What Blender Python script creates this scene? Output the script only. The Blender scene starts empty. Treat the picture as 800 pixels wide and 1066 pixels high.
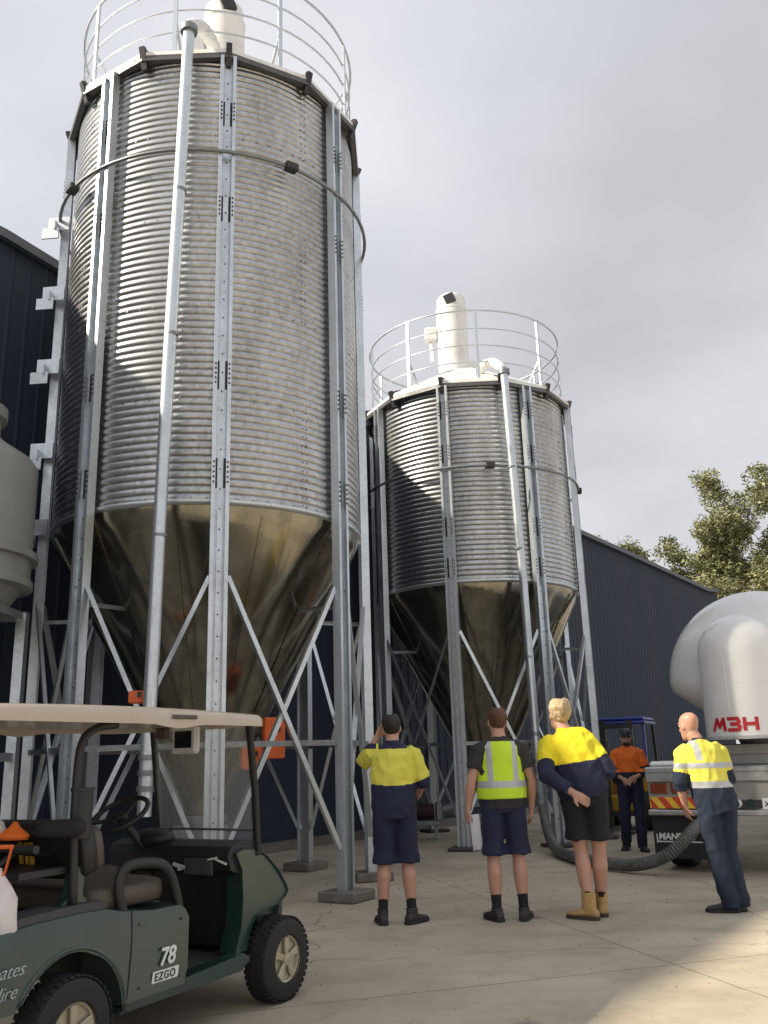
import bpy, math, random
from math import sin, cos, pi, radians, sqrt, atan2, exp
from mathutils import Vector, Matrix, noise
random.seed(7)
SC = bpy.context.scene
COL = SC.collection
V = Vector

# ------------------------------------------------------------------ materials
def nodes_of(name):
    m = bpy.data.materials.new(name); m.use_nodes = True
    nt = m.node_tree; b = nt.nodes['Principled BSDF']
    return m, nt, b

def mat(name, col, rough=.6, metal=0., var=.12, scale=6., bump=0., bscale=60., coat=0., trans=0., alpha=1., spec=None, stretch=(1, 1, 1), dirt=None, dscale=2.):
    """base colour broken up by noise, optional bump and a second dirt colour in patches"""
    m, nt, b = nodes_of(name)
    N, L = nt.nodes, nt.links
    tc = N.new('ShaderNodeTexCoord'); mp = N.new('ShaderNodeMapping'); mp.inputs['Scale'].default_value = stretch
    L.new(tc.outputs['Object'], mp.inputs[0])
    n = N.new('ShaderNodeTexNoise'); n.inputs['Scale'].default_value = scale; n.inputs['Detail'].default_value = 6
    L.new(mp.outputs[0], n.inputs['Vector'])
    r = N.new('ShaderNodeMapRange'); r.inputs['From Min'].default_value = .3; r.inputs['From Max'].default_value = .7
    L.new(n.outputs['Fac'], r.inputs['Value'])
    mx = N.new('ShaderNodeMix'); mx.data_type = 'RGBA'
    mx.inputs['A'].default_value = (*[c * (1 - var) for c in col], 1); mx.inputs['B'].default_value = (*[min(1, c * (1 + var)) for c in col], 1)
    L.new(r.outputs[0], mx.inputs['Factor'])
    out = mx.outputs['Result']
    if dirt:
        n2 = N.new('ShaderNodeTexNoise'); n2.inputs['Scale'].default_value = dscale; n2.inputs['Detail'].default_value = 8; n2.inputs['Roughness'].default_value = .65
        L.new(mp.outputs[0], n2.inputs['Vector'])
        r2 = N.new('ShaderNodeMapRange'); r2.inputs['From Min'].default_value = .48; r2.inputs['From Max'].default_value = .72; r2.inputs['To Max'].default_value = .8
        L.new(n2.outputs['Fac'], r2.inputs['Value'])
        m2 = N.new('ShaderNodeMix'); m2.data_type = 'RGBA'; m2.inputs['B'].default_value = (*dirt, 1)
        L.new(out, m2.inputs['A']); L.new(r2.outputs[0], m2.inputs['Factor']); out = m2.outputs['Result']
    L.new(out, b.inputs['Base Color'])
    b.inputs['Metallic'].default_value = metal
    rr = N.new('ShaderNodeMapRange'); rr.inputs['To Min'].default_value = max(.02, rough * .8); rr.inputs['To Max'].default_value = min(1, rough * 1.2)
    L.new(n.outputs['Fac'], rr.inputs['Value']); L.new(rr.outputs[0], b.inputs['Roughness'])
    b.inputs['Coat Weight'].default_value = coat
    if coat: b.inputs['Coat Roughness'].default_value = .12
    b.inputs['Transmission Weight'].default_value = trans
    b.inputs['Alpha'].default_value = alpha
    if bump:
        nb = N.new('ShaderNodeTexNoise'); nb.inputs['Scale'].default_value = bscale; nb.inputs['Detail'].default_value = 5
        L.new(mp.outputs[0], nb.inputs['Vector'])
        bp = N.new('ShaderNodeBump'); bp.inputs['Strength'].default_value = bump; bp.inputs['Distance'].default_value = .01
        L.new(nb.outputs['Fac'], bp.inputs['Height']); L.new(bp.outputs[0], b.inputs['Normal'])
    return m

def spangle(name, col, rough, metal, sc, vary=.25, stain=None, stretch=(1, 1, 1)):
    """galvanised steel: crystal spangle cells plus streaky weathering"""
    m, nt, b = nodes_of(name); N, L = nt.nodes, nt.links
    tc = N.new('ShaderNodeTexCoord')
    vo = N.new('ShaderNodeTexVoronoi'); vo.inputs['Scale'].default_value = sc; L.new(tc.outputs['Object'], vo.inputs['Vector'])
    bw = N.new('ShaderNodeRGBToBW'); L.new(vo.outputs['Color'], bw.inputs[0])
    mp = N.new('ShaderNodeMapping'); mp.inputs['Scale'].default_value = stretch; L.new(tc.outputs['Object'], mp.inputs[0])
    n = N.new('ShaderNodeTexNoise'); n.inputs['Scale'].default_value = 2.2; n.inputs['Detail'].default_value = 8; n.inputs['Roughness'].default_value = .62
    L.new(mp.outputs[0], n.inputs['Vector'])
    ad = N.new('ShaderNodeMath'); ad.operation = 'MULTIPLY_ADD'; ad.inputs[1].default_value = .35; L.new(bw.outputs[0], ad.inputs[0]); L.new(n.outputs['Fac'], ad.inputs[2])
    r = N.new('ShaderNodeMapRange'); r.inputs['From Min'].default_value = .4; r.inputs['From Max'].default_value = .95
    L.new(ad.outputs[0], r.inputs['Value'])
    mx = N.new('ShaderNodeMix'); mx.data_type = 'RGBA'
    mx.inputs['A'].default_value = (*(stain or [c * (1 - vary) for c in col]), 1); mx.inputs['B'].default_value = (*col, 1)
    L.new(r.outputs[0], mx.inputs['Factor']); L.new(mx.outputs['Result'], b.inputs['Base Color'])
    rr = N.new('ShaderNodeMapRange'); rr.inputs['To Min'].default_value = rough * 1.25; rr.inputs['To Max'].default_value = rough * .8
    L.new(r.outputs[0], rr.inputs['Value']); L.new(rr.outputs[0], b.inputs['Roughness'])
    b.inputs['Metallic'].default_value = metal
    return m

M = {}
M['galv'] = spangle('galvanised_steel', (.66, .71, .745), .38, .85, 34, .22)
M['galv_dark'] = spangle('weathered_galvanised', (.30, .32, .33), .5, .8, 30, .3)
M['corr'] = spangle('corrugated_sheet', (.56, .575, .59), .32, .95, 22, .2, stain=(.33, .335, .335), stretch=(1, 1, .22))
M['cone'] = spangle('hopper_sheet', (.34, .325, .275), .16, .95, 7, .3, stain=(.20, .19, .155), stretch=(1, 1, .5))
M['eave'] = spangle('eave_steel', (.16, .16, .165), .5, .7, 30, .3)
M['dark'] = mat('dark_steel', (.05, .05, .052), .5, .5)
M['white'] = mat('white_paint', (.78, .78, .76), .4, 0, .04, 3, dirt=(.55, .53, .48), dscale=2.5)
M['hosewhite'] = mat('white_plastic', (.74, .74, .72), .5)
M['orange'] = mat('orange_paint', (.72, .13, .02), .45, 0, .1)
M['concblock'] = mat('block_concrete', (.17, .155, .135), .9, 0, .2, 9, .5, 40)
M['concdark'] = mat('dark_block_concrete', (.07, .065, .06), .9, 0, .2, 9, .5, 40)  # darker concrete for the short silo's footings
M['navywall'] = mat('navy_cladding', (.017, .028, .050), .8, 0, .14, .6, 0, coat=0, stretch=(1, 1, .2))
M['roofm'] = mat('roof_sheet', (.07, .08, .10), .5)
M['greyves'] = mat('grey_vessel_paint', (.22, .23, .225), .45, 0, .08, 3, dirt=(.17, .17, .16))
M['tank'] = mat('tank_paint', (.78, .785, .79), .22, 0, .03, 2, coat=.3, dirt=(.68, .68, .66), dscale=1.3)
M['greybox'] = mat('grey_steel_box', (.30, .30, .29), .5, .3, .1)
M['alu'] = mat('chequer_aluminium', (.50, .51, .52), .38, .8, .1, 14)
M['red'] = mat('red_letters', (.50, .02, .035), .5)
M['redref'] = mat('red_reflective', (.55, .06, .03), .4)
M['yelref'] = mat('yellow_reflective', (.80, .52, .05), .4)
M['amber'] = mat('lamp_lens', (.22, .05, .02), .15, coat=.6)
M['rubber'] = mat('rubber', (.018, .018, .018), .75, 0, .2, 20, .3, 80)
M['flap'] = mat('mudflap_rubber', (.022, .022, .024), .6, 0, .25, 4)
M['letter'] = mat('white_letters', (.72, .72, .70), .6)
M['scrawl'] = mat('paint_pen', (.42, .50, .50), .7)
M['plate'] = mat('number_plate', (.62, .64, .66), .4)
M['ink'] = mat('dark_letters', (.03, .04, .06), .5)
M['green'] = mat('cart_green', (.017, .045, .038), .28, 0, .18, 5, coat=.5, dirt=(.045, .055, .050), dscale=2.2)
M['black'] = mat('black_plastic', (.018, .019, .019), .5, 0, .15, 8, .15, 90)
M['charcoal'] = mat('charcoal_mat', (.06, .062, .064), .75, 0, .2, 20, .4, 120)
M['beige'] = mat('beige_roof', (.50, .415, .32), .32, 0, .05, 3, coat=.3, dirt=(.40, .33, .25), dscale=3)
M['tan'] = mat('tan_vinyl', (.085, .070, .056), .55, 0, .08, 8, .15, 60)
M['rim'] = mat('wheel_trim', (.50, .45, .33), .38, .4, .1)
M['screen'] = mat('dark_screen', (.01, .011, .013), .12)
M['bagp'] = mat('white_bag', (.70, .66, .66), .4, 0, .08, 9, .4, 20, dirt=(.62, .36, .34), dscale=3)
M['hose'] = spangle('hose_ribbed', (.20, .20, .20), .55, .25, 40, .6)
M['blue'] = mat('blue_paint', (.02, .045, .28), .35)
M['machyel'] = mat('machine_yellow', (.62, .36, .04), .5, dirt=(.3, .18, .05))
M['bark'] = mat('bark', (.26, .22, .17), .9, 0, .3, 5, .6, 20)
# people
M['skin'] = mat('skin', (.50, .275, .195), .5, 0, .08, 9)
M['skin'].node_tree.nodes['Principled BSDF'].inputs['Subsurface Weight'].default_value = .08
M['hair_dark'] = mat('hair_dark', (.022, .016, .012), .6, 0, .35, 50, .8, 120, stretch=(1, 1, .3))
M['hair_red'] = mat('hair_auburn', (.10, .042, .022), .55, 0, .35, 50, .8, 120, stretch=(1, 1, .3))
M['hair_blond'] = mat('hair_blond', (.50, .38, .23), .6, 0, .45, 60, 1., 110, stretch=(1, 1, .3), dirt=(.30, .21, .12), dscale=22)
M['yel'] = mat('yellow_cloth', (.70, .65, .09), .8, 0, .09, 5, .45, 11)
M['yel2'] = mat('deep_yellow_cloth', (.82, .68, .02), .8, 0, .09, 5, .45, 11)
M['lime'] = mat('lime_vest_mesh', (.56, .80, .03), .7, 0, .05, 8, .25, 60)
M['navy'] = mat('navy_cloth', (.014, .018, .050), .85, 0, .2, 7, .45, 12)
M['navy2'] = mat('washed_navy_cloth', (.011, .020, .042), .85, 0, .2, 7, .45, 12)
M['blackcl'] = mat('black_cloth', (.012, .012, .013), .9, 0, .2, 7, .35, 30)
M['charcl'] = mat('charcoal_cloth', (.032, .03, .03), .9, 0, .15, 7, .35, 30)
M['orangecl'] = mat('orange_cloth', (.80, .17, .02), .8, 0, .06, 6, .35, 28)
M['tape'] = mat('reflective_tape', (.46, .47, .48), .35, .2, .05)
M['sock'] = mat('black_sock', (.012, .012, .013), .95)
M['shoe'] = mat('dark_shoe', (.03, .026, .024), .6, 0, .2)
M['boot'] = mat('tan_boot', (.46, .29, .11), .75, 0, .15, 12, .3, 60, dirt=(.33, .21, .09))
M['sole'] = mat('boot_sole', (.06, .045, .035), .8)
M['paper'] = mat('paper', (.80, .80, .84), .7)
M['eye'] = mat('eye_white', (.7, .68, .65), .2)
M['lens'] = mat('sunglass_lens', (.012, .012, .014), .08)

def glass_mat():
    m, nt, b = nodes_of('windscreen_perspex')
    b.inputs['Base Color'].default_value = (.75, .8, .8, 1); b.inputs['Roughness'].default_value = .08
    b.inputs['Alpha'].default_value = .16
    return m
M['glass'] = glass_mat()

def leaf_mat():
    m, nt, b = nodes_of('gum_leaf'); N, L = nt.nodes, nt.links
    at = N.new('ShaderNodeAttribute'); at.attribute_name = 'tone'
    cr = N.new('ShaderNodeValToRGB'); cr.color_ramp.elements[0].color = (.085, .10, .04, 1); cr.color_ramp.elements[1].color = (.34, .34, .16, 1)
    L.new(at.outputs['Fac'], cr.inputs[0]); L.new(cr.outputs[0], b.inputs['Base Color'])
    b.inputs['Roughness'].default_value = .5
    return m
M['leaf'] = leaf_mat()

def concrete():
    m, nt, b = nodes_of('yard_concrete'); N, L = nt.nodes, nt.links
    tc = N.new('ShaderNodeTexCoord')
    def no(sc, det=8, ro=.6, vec=None):
        n = N.new('ShaderNodeTexNoise'); n.inputs['Scale'].default_value = sc; n.inputs['Detail'].default_value = det; n.inputs['Roughness'].default_value = ro
        L.new(vec or tc.outputs['Object'], n.inputs['Vector']); return n.outputs['Fac']
    def rng(s, a, b_, c=0., d=1.):
        r = N.new('ShaderNodeMapRange'); r.inputs['From Min'].default_value = a; r.inputs['From Max'].default_value = b_; r.inputs['To Min'].default_value = c; r.inputs['To Max'].default_value = d
        L.new(s, r.inputs['Value']); return r.outputs[0]
    def mix(f, A, B, blend='MIX'):
        x = N.new('ShaderNodeMix'); x.data_type = 'RGBA'; x.blend_type = blend
        for k, v in (('A', A), ('B', B)):
            if isinstance(v, tuple): x.inputs[k].default_value = (*v, 1)
            else: L.new(v, x.inputs[k])
        if isinstance(f, float): x.inputs['Factor'].default_value = f
        else: L.new(f, x.inputs['Factor'])
        return x.outputs['Result']
    c = mix(rng(no(.45), .38, .62), (.44, .38, .285), (.57, .50, .385))
    c = mix(rng(no(1.6, 12, .74), .47, .66, 0, .6), c, (.31, .265, .20))
    c = mix(rng(no(.9, 10, .7), .55, .75, 0, .6), c, (.56, .50, .39))
    # tyre-dark drifts along the yard
    mp = N.new('ShaderNodeMapping'); mp.inputs['Rotation'].default_value = (0, 0, radians(-20)); mp.inputs['Scale'].default_value = (.25, 1.6, 1); L.new(tc.outputs['Object'], mp.inputs[0])
    c = mix(rng(no(1.1, 8, .6, mp.outputs[0]), .55, .72, 0, .45), c, (.28, .245, .20))
    # oil spots
    vo = N.new('ShaderNodeTexVoronoi'); vo.inputs['Scale'].default_value = 1.1; L.new(tc.outputs['Object'], vo.inputs['Vector'])
    c = mix(rng(vo.outputs['Distance'], .03, .11, .6, 0), c, (.12, .105, .09))
    v2 = N.new('ShaderNodeTexVoronoi'); v2.feature = 'DISTANCE_TO_EDGE'; v2.inputs['Scale'].default_value = .23; nw = N.new('ShaderNodeTexNoise'); nw.inputs['Scale'].default_value = 1.7; nw.inputs['Detail'].default_value = 8; L.new(tc.outputs['Object'], nw.inputs['Vector'])
    vw = N.new('ShaderNodeVectorMath'); vw.operation = 'MULTIPLY_ADD'; vw.inputs[1].default_value = (.8, .8, 0); L.new(nw.outputs['Color'], vw.inputs[0]); L.new(tc.outputs['Object'], vw.inputs[2]); L.new(vw.outputs[0], v2.inputs['Vector'])
    c = mix(rng(v2.outputs['Distance'], .0008, .0022, .7, 0), c, (.13, .115, .09))
    # fine aggregate
    c = mix(rng(no(160, 3), .35, .65, 0, .35), c, mix(1., c, (.62, .62, .62), 'MULTIPLY'))
    n5 = no(5.5, 12, .8); c = mix(rng(n5, .56, .70, 0, .5), c, (.20, .17, .13))
    # saw-cut joints
    m2 = N.new('ShaderNodeMapping'); m2.inputs['Rotation'].default_value = (0, 0, radians(-17)); m2.inputs['Location'].default_value = (.9, 1.15, 0); L.new(tc.outputs['Object'], m2.inputs[0])
    br = N.new('ShaderNodeTexBrick'); br.offset = 0; br.inputs['Scale'].default_value = 1; br.inputs['Brick Width'].default_value = 4.6; br.inputs['Row Height'].default_value = 2.3; br.inputs['Mortar Size'].default_value = .008; br.inputs['Mortar Smooth'].default_value = .3
    nz = N.new('ShaderNodeTexNoise'); nz.inputs['Scale'].default_value = 5
    va = N.new('ShaderNodeVectorMath'); va.operation = 'MULTIPLY_ADD'; va.inputs[1].default_value = (.02, .02, 0); L.new(tc.outputs['Object'], nz.inputs['Vector'])
    L.new(nz.outputs['Color'], va.inputs[0]); L.new(m2.outputs[0], va.inputs[2]); L.new(va.outputs[0], br.inputs['Vector'])
    c = mix(rng(br.outputs['Fac'], 0, 1, 0, .7), c, (.11, .10, .085))
    L.new(c, b.inputs['Base Color'])
    L.new(rng(no(3.), .3, .7, .62, .88), b.inputs['Roughness'])
    bp = N.new('ShaderNodeBump'); bp.inputs['Strength'].default_value = .25; bp.inputs['Distance'].default_value = .01
    L.new(no(60, 8), bp.inputs['Height']); L.new(bp.outputs[0], b.inputs['Normal'])
    return m
M['concrete'] = concrete()

# ------------------------------------------------------------------ mesh collector
class MB:
    def __init__(s): s.v = []; s.f = []; s.m = []
    def add(s, vs, fs, mi=0):
        o = len(s.v); s.v += [tuple(v) for v in vs]; s.f += [tuple(i + o for i in f) for f in fs]; s.m += [mi] * len(fs)
    def box(s, c, size, R=None, mi=0, bev=0.):
        x, y, z = [d / 2 for d in size]; c = V(c)
        b = min(bev, x * .9, y * .9, z * .9)
        if b <= 0:
            vs = [V((i * x, j * y, k * z)) for i in (-1, 1) for j in (-1, 1) for k in (-1, 1)]
            fs = [(0, 1, 3, 2), (4, 6, 7, 5), (0, 4, 5, 1), (2, 3, 7, 6), (0, 2, 6, 4), (1, 5, 7, 3)]
        else:
            # chamfered box: three verts per corner
            vs = []; idx = {}
            for i in (-1, 1):
                for j in (-1, 1):
                    for k in (-1, 1):
                        for a in range(3):
                            d = [x - b, y - b, z - b]; d[a] += b
                            idx[(i, j, k, a)] = len(vs); vs.append(V((i * d[0], j * d[1], k * d[2])))
            fs = []
            for a in range(3):
                o = [t for t in range(3) if t != a]
                for sg in (-1, 1):
                    q = []
                    for p, r in ((-1, -1), (1, -1), (1, 1), (-1, 1)):
                        key = [0, 0, 0]; key[a] = sg; key[o[0]] = p; key[o[1]] = r; q.append(idx[(*key, a)])
                    fs.append(tuple(q))
            for a in range(3):
                o = [t for t in range(3) if t != a]
                for p in (-1, 1):
                    for r in (-1, 1):
                        q = []
                        for sg, ax in ((-1, o[0]), (1, o[0]), (1, o[1]), (-1, o[1])):
                            key = [0, 0, 0]; key[a] = sg; key[o[0]] = p; key[o[1]] = r; q.append(idx[(*key, ax)])
                        fs.append(tuple(q))
            for i in (-1, 1):
                for j in (-1, 1):
                    for k in (-1, 1): fs.append(tuple(idx[(i, j, k, a)] for a in range(3)))
        if R is not None: vs = [R @ v for v in vs]
        s.add([v + c for v in vs], fs, mi); return s
    def beam(s, p0, p1, w, h, upv=(0, 0, 1), mi=0, bev=0.):
        p0 = V(p0); p1 = V(p1); d = p1 - p0; L = d.length; d.normalize()
        u = V(upv); sd = d.cross(u)
        if sd.length < 1e-4: sd = d.cross(V((1, 0, 0)))
        sd.normalize(); u = sd.cross(d)
        R = Matrix((sd, d, u)).transposed()
        return s.box((p0 + p1) / 2, (w, L, h), R, mi, bev)
    def angle(s, p0, p1, w, t, upv):
        """an L-section bar"""
        p0 = V(p0); p1 = V(p1); d = (p1 - p0).normalized(); u = V(upv); sd = d.cross(u).normalized(); u = sd.cross(d)
        s.beam(p0, p1, w, t, u); s.beam(p0 + sd * (w / 2 - t / 2) - u * (w / 2 + t * .5), p1 + sd * (w / 2 - t / 2) - u * (w / 2 + t * .5), t, w, u); return s
    def tube(s, pts, r, seg=10, cap=True, mi=0, closed=False, hint=None):
        pts = [V(p) for p in pts]; n = len(pts)
        rs = r if isinstance(r, (list, tuple)) else [r] * n
        T = []
        for i in range(n):
            if closed: a, b = pts[i - 1], pts[(i + 1) % n]
            else: a, b = pts[max(0, i - 1)], pts[min(n - 1, i + 1)]
            T.append((b - a).normalized())
        u = V(hint) if hint else (V((0, 0, 1)) if abs(T[0].z) < .9 else V((1, 0, 0)))
        vs = []
        for i in range(n):
            u = u - T[i] * u.dot(T[i]); u.normalize(); w = T[i].cross(u)
            ra = rs[i]; rx, ry = ra if isinstance(ra, (list, tuple)) else (ra, ra)
            for k in range(seg):
                a = 2 * pi * k / seg; vs.append(pts[i] + u * cos(a) * ry + w * sin(a) * rx)
        fs = []
        for i in range(n if closed else n - 1):
            j = (i + 1) % n
            for k in range(seg): fs.append((i * seg + k, i * seg + (k + 1) % seg, j * seg + (k + 1) % seg, j * seg + k))
        if cap and not closed:
            fs.append(tuple(reversed(range(seg)))); fs.append(tuple(range((n - 1) * seg, n * seg)))
        s.add(vs, fs, mi); return s
    def lathe(s, prof, seg=48, c=(0, 0, 0), R=None, mi=0, a0=0., a1=360., cap=False):
        c = V(c); full = abs(a1 - a0) >= 359.9; na = seg if full else seg + 1; vs = []
        for r, z in prof:
            for k in range(na):
                a = radians(a0 + (a1 - a0) * k / seg); p = V((r * cos(a), r * sin(a), z))
                vs.append((R @ p if R is not None else p) + c)
        fs = []
        for i in range(len(prof) - 1):
            for k in range(seg):
                k2 = (k + 1) % na; fs.append((i * na + k, i * na + k2, (i + 1) * na + k2, (i + 1) * na + k))
        if cap:
            fs.append(tuple(reversed(range(na)))); fs.append(tuple(range((len(prof) - 1) * na, len(prof) * na)))
        s.add(vs, fs, mi); return s
    def ring(s, r, z, rt, seg=64, c=(0, 0, 0), mi=0, ts=8):
        return s.tube([V(c) + V((r * cos(2 * pi * k / seg), r * sin(2 * pi * k / seg), z)) for k in range(seg)], rt, ts, False, mi, True, (0, 0, 1))
    def prism(s, poly, ax, h0, h1, mi=0):
        """poly of (a,b); ax='y': a->x, b->z, extruded in y from h0 to h1. ax='z': a->x, b->y"""
        n = len(poly)
        P = (lambda a, b, h: (a, h, b)) if ax == 'y' else ((lambda a, b, h: (a, b, h)) if ax == 'z' else (lambda a, b, h: (h, a, b)))
        vs = [P(a, b, h0) for a, b in poly] + [P(a, b, h1) for a, b in poly]
        fs = [tuple(range(n)), tuple(reversed(range(n, 2 * n)))] + [(i, n + i, n + (i + 1) % n, (i + 1) % n) for i in range(n)]
        s.add(vs, fs, mi); return s
    def rings(s, rl, cap=True, mi=0):
        """rl: list of equal-length vertex rings"""
        n = len(rl[0]); vs = [p for r in rl for p in r]; fs = []
        for i in range(len(rl) - 1):
            for k in range(n): fs.append((i * n + k, i * n + (k + 1) % n, (i + 1) * n + (k + 1) % n, (i + 1) * n + k))
        if cap: fs.append(tuple(reversed(range(n)))); fs.append(tuple(range((len(rl) - 1) * n, len(rl) * n)))
        s.add(vs, fs, mi); return s
    def ball(s, c, r, seg=12, mi=0):
        rx, ry, rz = r if isinstance(r, (tuple, list)) else (r, r, r); c = V(c); rl = []
        for i in range(1, seg // 2):
            a = pi * i / (seg // 2); rl.append([c + V((rx * sin(a) * cos(2 * pi * k / seg), ry * sin(a) * sin(2 * pi * k / seg), -rz * cos(a))) for k in range(seg)])
        return s.rings(rl, True, mi)
    def mesh(s, name='tmp'):
        me = bpy.data.meshes.new(name); me.from_pydata([tuple(v) for v in s.v], [], s.f)
        me.validate(); me.update(); return me
    def build(s, name, mats, parent=None, smooth=False, angle=None, fix=True):
        me = bpy.data.meshes.new(name); me.from_pydata([tuple(v) for v in s.v], [], s.f)
        if not isinstance(mats, (list, tuple)): mats = [mats]
        for m in mats: me.materials.append(m)
        if len(mats) > 1: me.polygons.foreach_set('material_index', s.m)
        if fix:
            import bmesh
            bm = bmesh.new(); bm.from_mesh(me); bmesh.ops.recalc_face_normals(bm, faces=bm.faces); bm.to_mesh(me); bm.free()
        me.update()
        if smooth:
            me.polygons.foreach_set('use_smooth', [True] * len(me.polygons))
            if angle: me.set_sharp_from_angle(angle=radians(angle))
        o = bpy.data.objects.new(name, me); COL.objects.link(o)
        if parent: o.parent = parent
        return o

def empty(name, loc, label, cat, group=None, rz=0.):
    o = bpy.data.objects.new(name, None); COL.objects.link(o); o.location = loc; o.rotation_euler = (0, 0, rz); o.empty_display_size = .2
    return tag(o, label, cat, group)
def tag(o, label=None, cat=None, group=None, kind=None):
    if label: o['label'] = label
    if cat: o['category'] = cat
    if group: o['group'] = group
    if kind: o['kind'] = kind
    return o
def text_mesh(body, size, origin, xdir, ydir, m, parent, name='lettering', bold=0., ext=.002, shear=0., space=1., align='LEFT'):
    cu = bpy.data.curves.new('t', 'FONT'); cu.body = body; cu.size = size; cu.offset = bold; cu.extrude = ext; cu.shear = shear; cu.space_character = space; cu.align_x = align
    t = bpy.data.objects.new('t', cu); COL.objects.link(t)
    bpy.context.view_layer.update()
    me = bpy.data.meshes.new_from_object(t.evaluated_get(bpy.context.evaluated_depsgraph_get()))
    bpy.data.objects.remove(t); bpy.data.curves.remove(cu)
    x = V(xdir).normalized(); y = V(ydir).normalized(); z = x.cross(y)
    me.transform(Matrix.Translation(V(origin)) @ Matrix((x, y, z)).transposed().to_4x4())
    me.materials.clear(); me.materials.append(m); me.name = name
    o = bpy.data.objects.new(name, me); COL.objects.link(o); o.parent = parent; return o
def copy_tree(o, parent=None):
    c = o.copy(); COL.objects.link(c)
    if parent: c.parent = parent
    for ch in list(o.children): copy_tree(ch, c)
    return c

# ------------------------------------------------------------------ ground, wall frame
UX, UY = cos(radians(54.236)), sin(radians(54.236))       # direction along the warehouse wall
g = MB(); S_ = 500
g.add([(-S_, -S_, 0), (S_, -S_, 0), (S_, S_, 0), (-S_, S_, 0)], [(0, 1, 2, 3)])
ground = g.build('ground', M['concrete'], fix=False); tag(ground, 'stained concrete yard slab', None, None, 'structure')

# warehouse: local x along the wall, local y outwards (towards the yard), origin at the wall's near foot
W0 = V((-1.7 - .0, 15.19, 0)); # a point on the wall line
wh = empty('warehouse', (W0.x, W0.y, 0), 'long dark navy metal clad warehouse behind both silos', 'building', None, radians(54.236))
# in local frame +x = along wall away from camera, -y = outward to the yard
TOP = [(-45, 8.58), (-14, 8.56), (-5.7, 8.32), (-4.8, 8.20), (12.8, 7.58), (16.3, 7.56), (24.6, 7.45), (28, 7.75)]  # unseen near stretch raised so its shadow covers the cart roof
def topz(x):
    for (a, za), (b, zb) in zip(TOP, TOP[1:]):
        if a <= x <= b: return za + (zb - za) * (x - a) / (b - a)
    return TOP[-1][1]
wb = MB(); x = -45.; pts = []
while x < 26:
    pts += [(x, 0), (x + .19, 0), (x + .212, -.012), (x + .235, -.012), (x + .26, 0)]; x += .26
vs = []; 
for px_, py_ in pts: vs += [(px_, py_, .15), (px_, py_, topz(px_))]
wb.add(vs, [(2 * i, 2 * i + 2, 2 * i + 3, 2 * i + 1) for i in range(len(pts) - 1)])
wb.box((26 - .1, 9.98, 3.6), (.2, 19.8, 7.2)); wb.box((-44.9, 9.98, 4), (.2, 19.8, 8))
wb.build('wall', M['navywall'], wh, fix=False)
rb = MB(); rl = [(-45.1), -14., -5.7, -4.8, 12.8, 16.3, 24.6, 26.0]
for a, b in zip(rl, rl[1:]):
    rb.add([(a, -.10, topz(a) + .02), (b, -.10, topz(b) + .02), (b, 20, topz(b) + .8), (a, 20, topz(a) + .8)], [(0, 1, 2, 3)])
rb.build('roof', M['roofm'], wh, fix=False)
gb = MB()
for a, b in zip(rl, rl[1:]):
    gb.beam((a, -.09, topz(a) - .03), (b, -.09, topz(b) - .03), .10, .13)
gb.build('gutter', M['roofm'], wh)
kb = MB(); kb.box((-9.5, -.04, .075), (71, .12, .15)); kb.build('plinth', M['concblock'], wh)

# ------------------------------------------------------------------ silos
def pol(r, deg, z=0.): return V((r * cos(radians(deg)), r * sin(radians(deg)), z))
def bolt(mb, p, out, r=.013):
    """small hexagon bolt head, p on the surface, out = outward normal"""
    out = V(out).normalized(); t = out.orthogonal().normalized(); w = out.cross(t); q = []
    for h in (0, r * .8):
        q.append([V(p) + out * h + (t * cos(pi * k / 3) + w * sin(pi * k / 3)) * r for k in range(6)])
    mb.rings(q)

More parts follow.
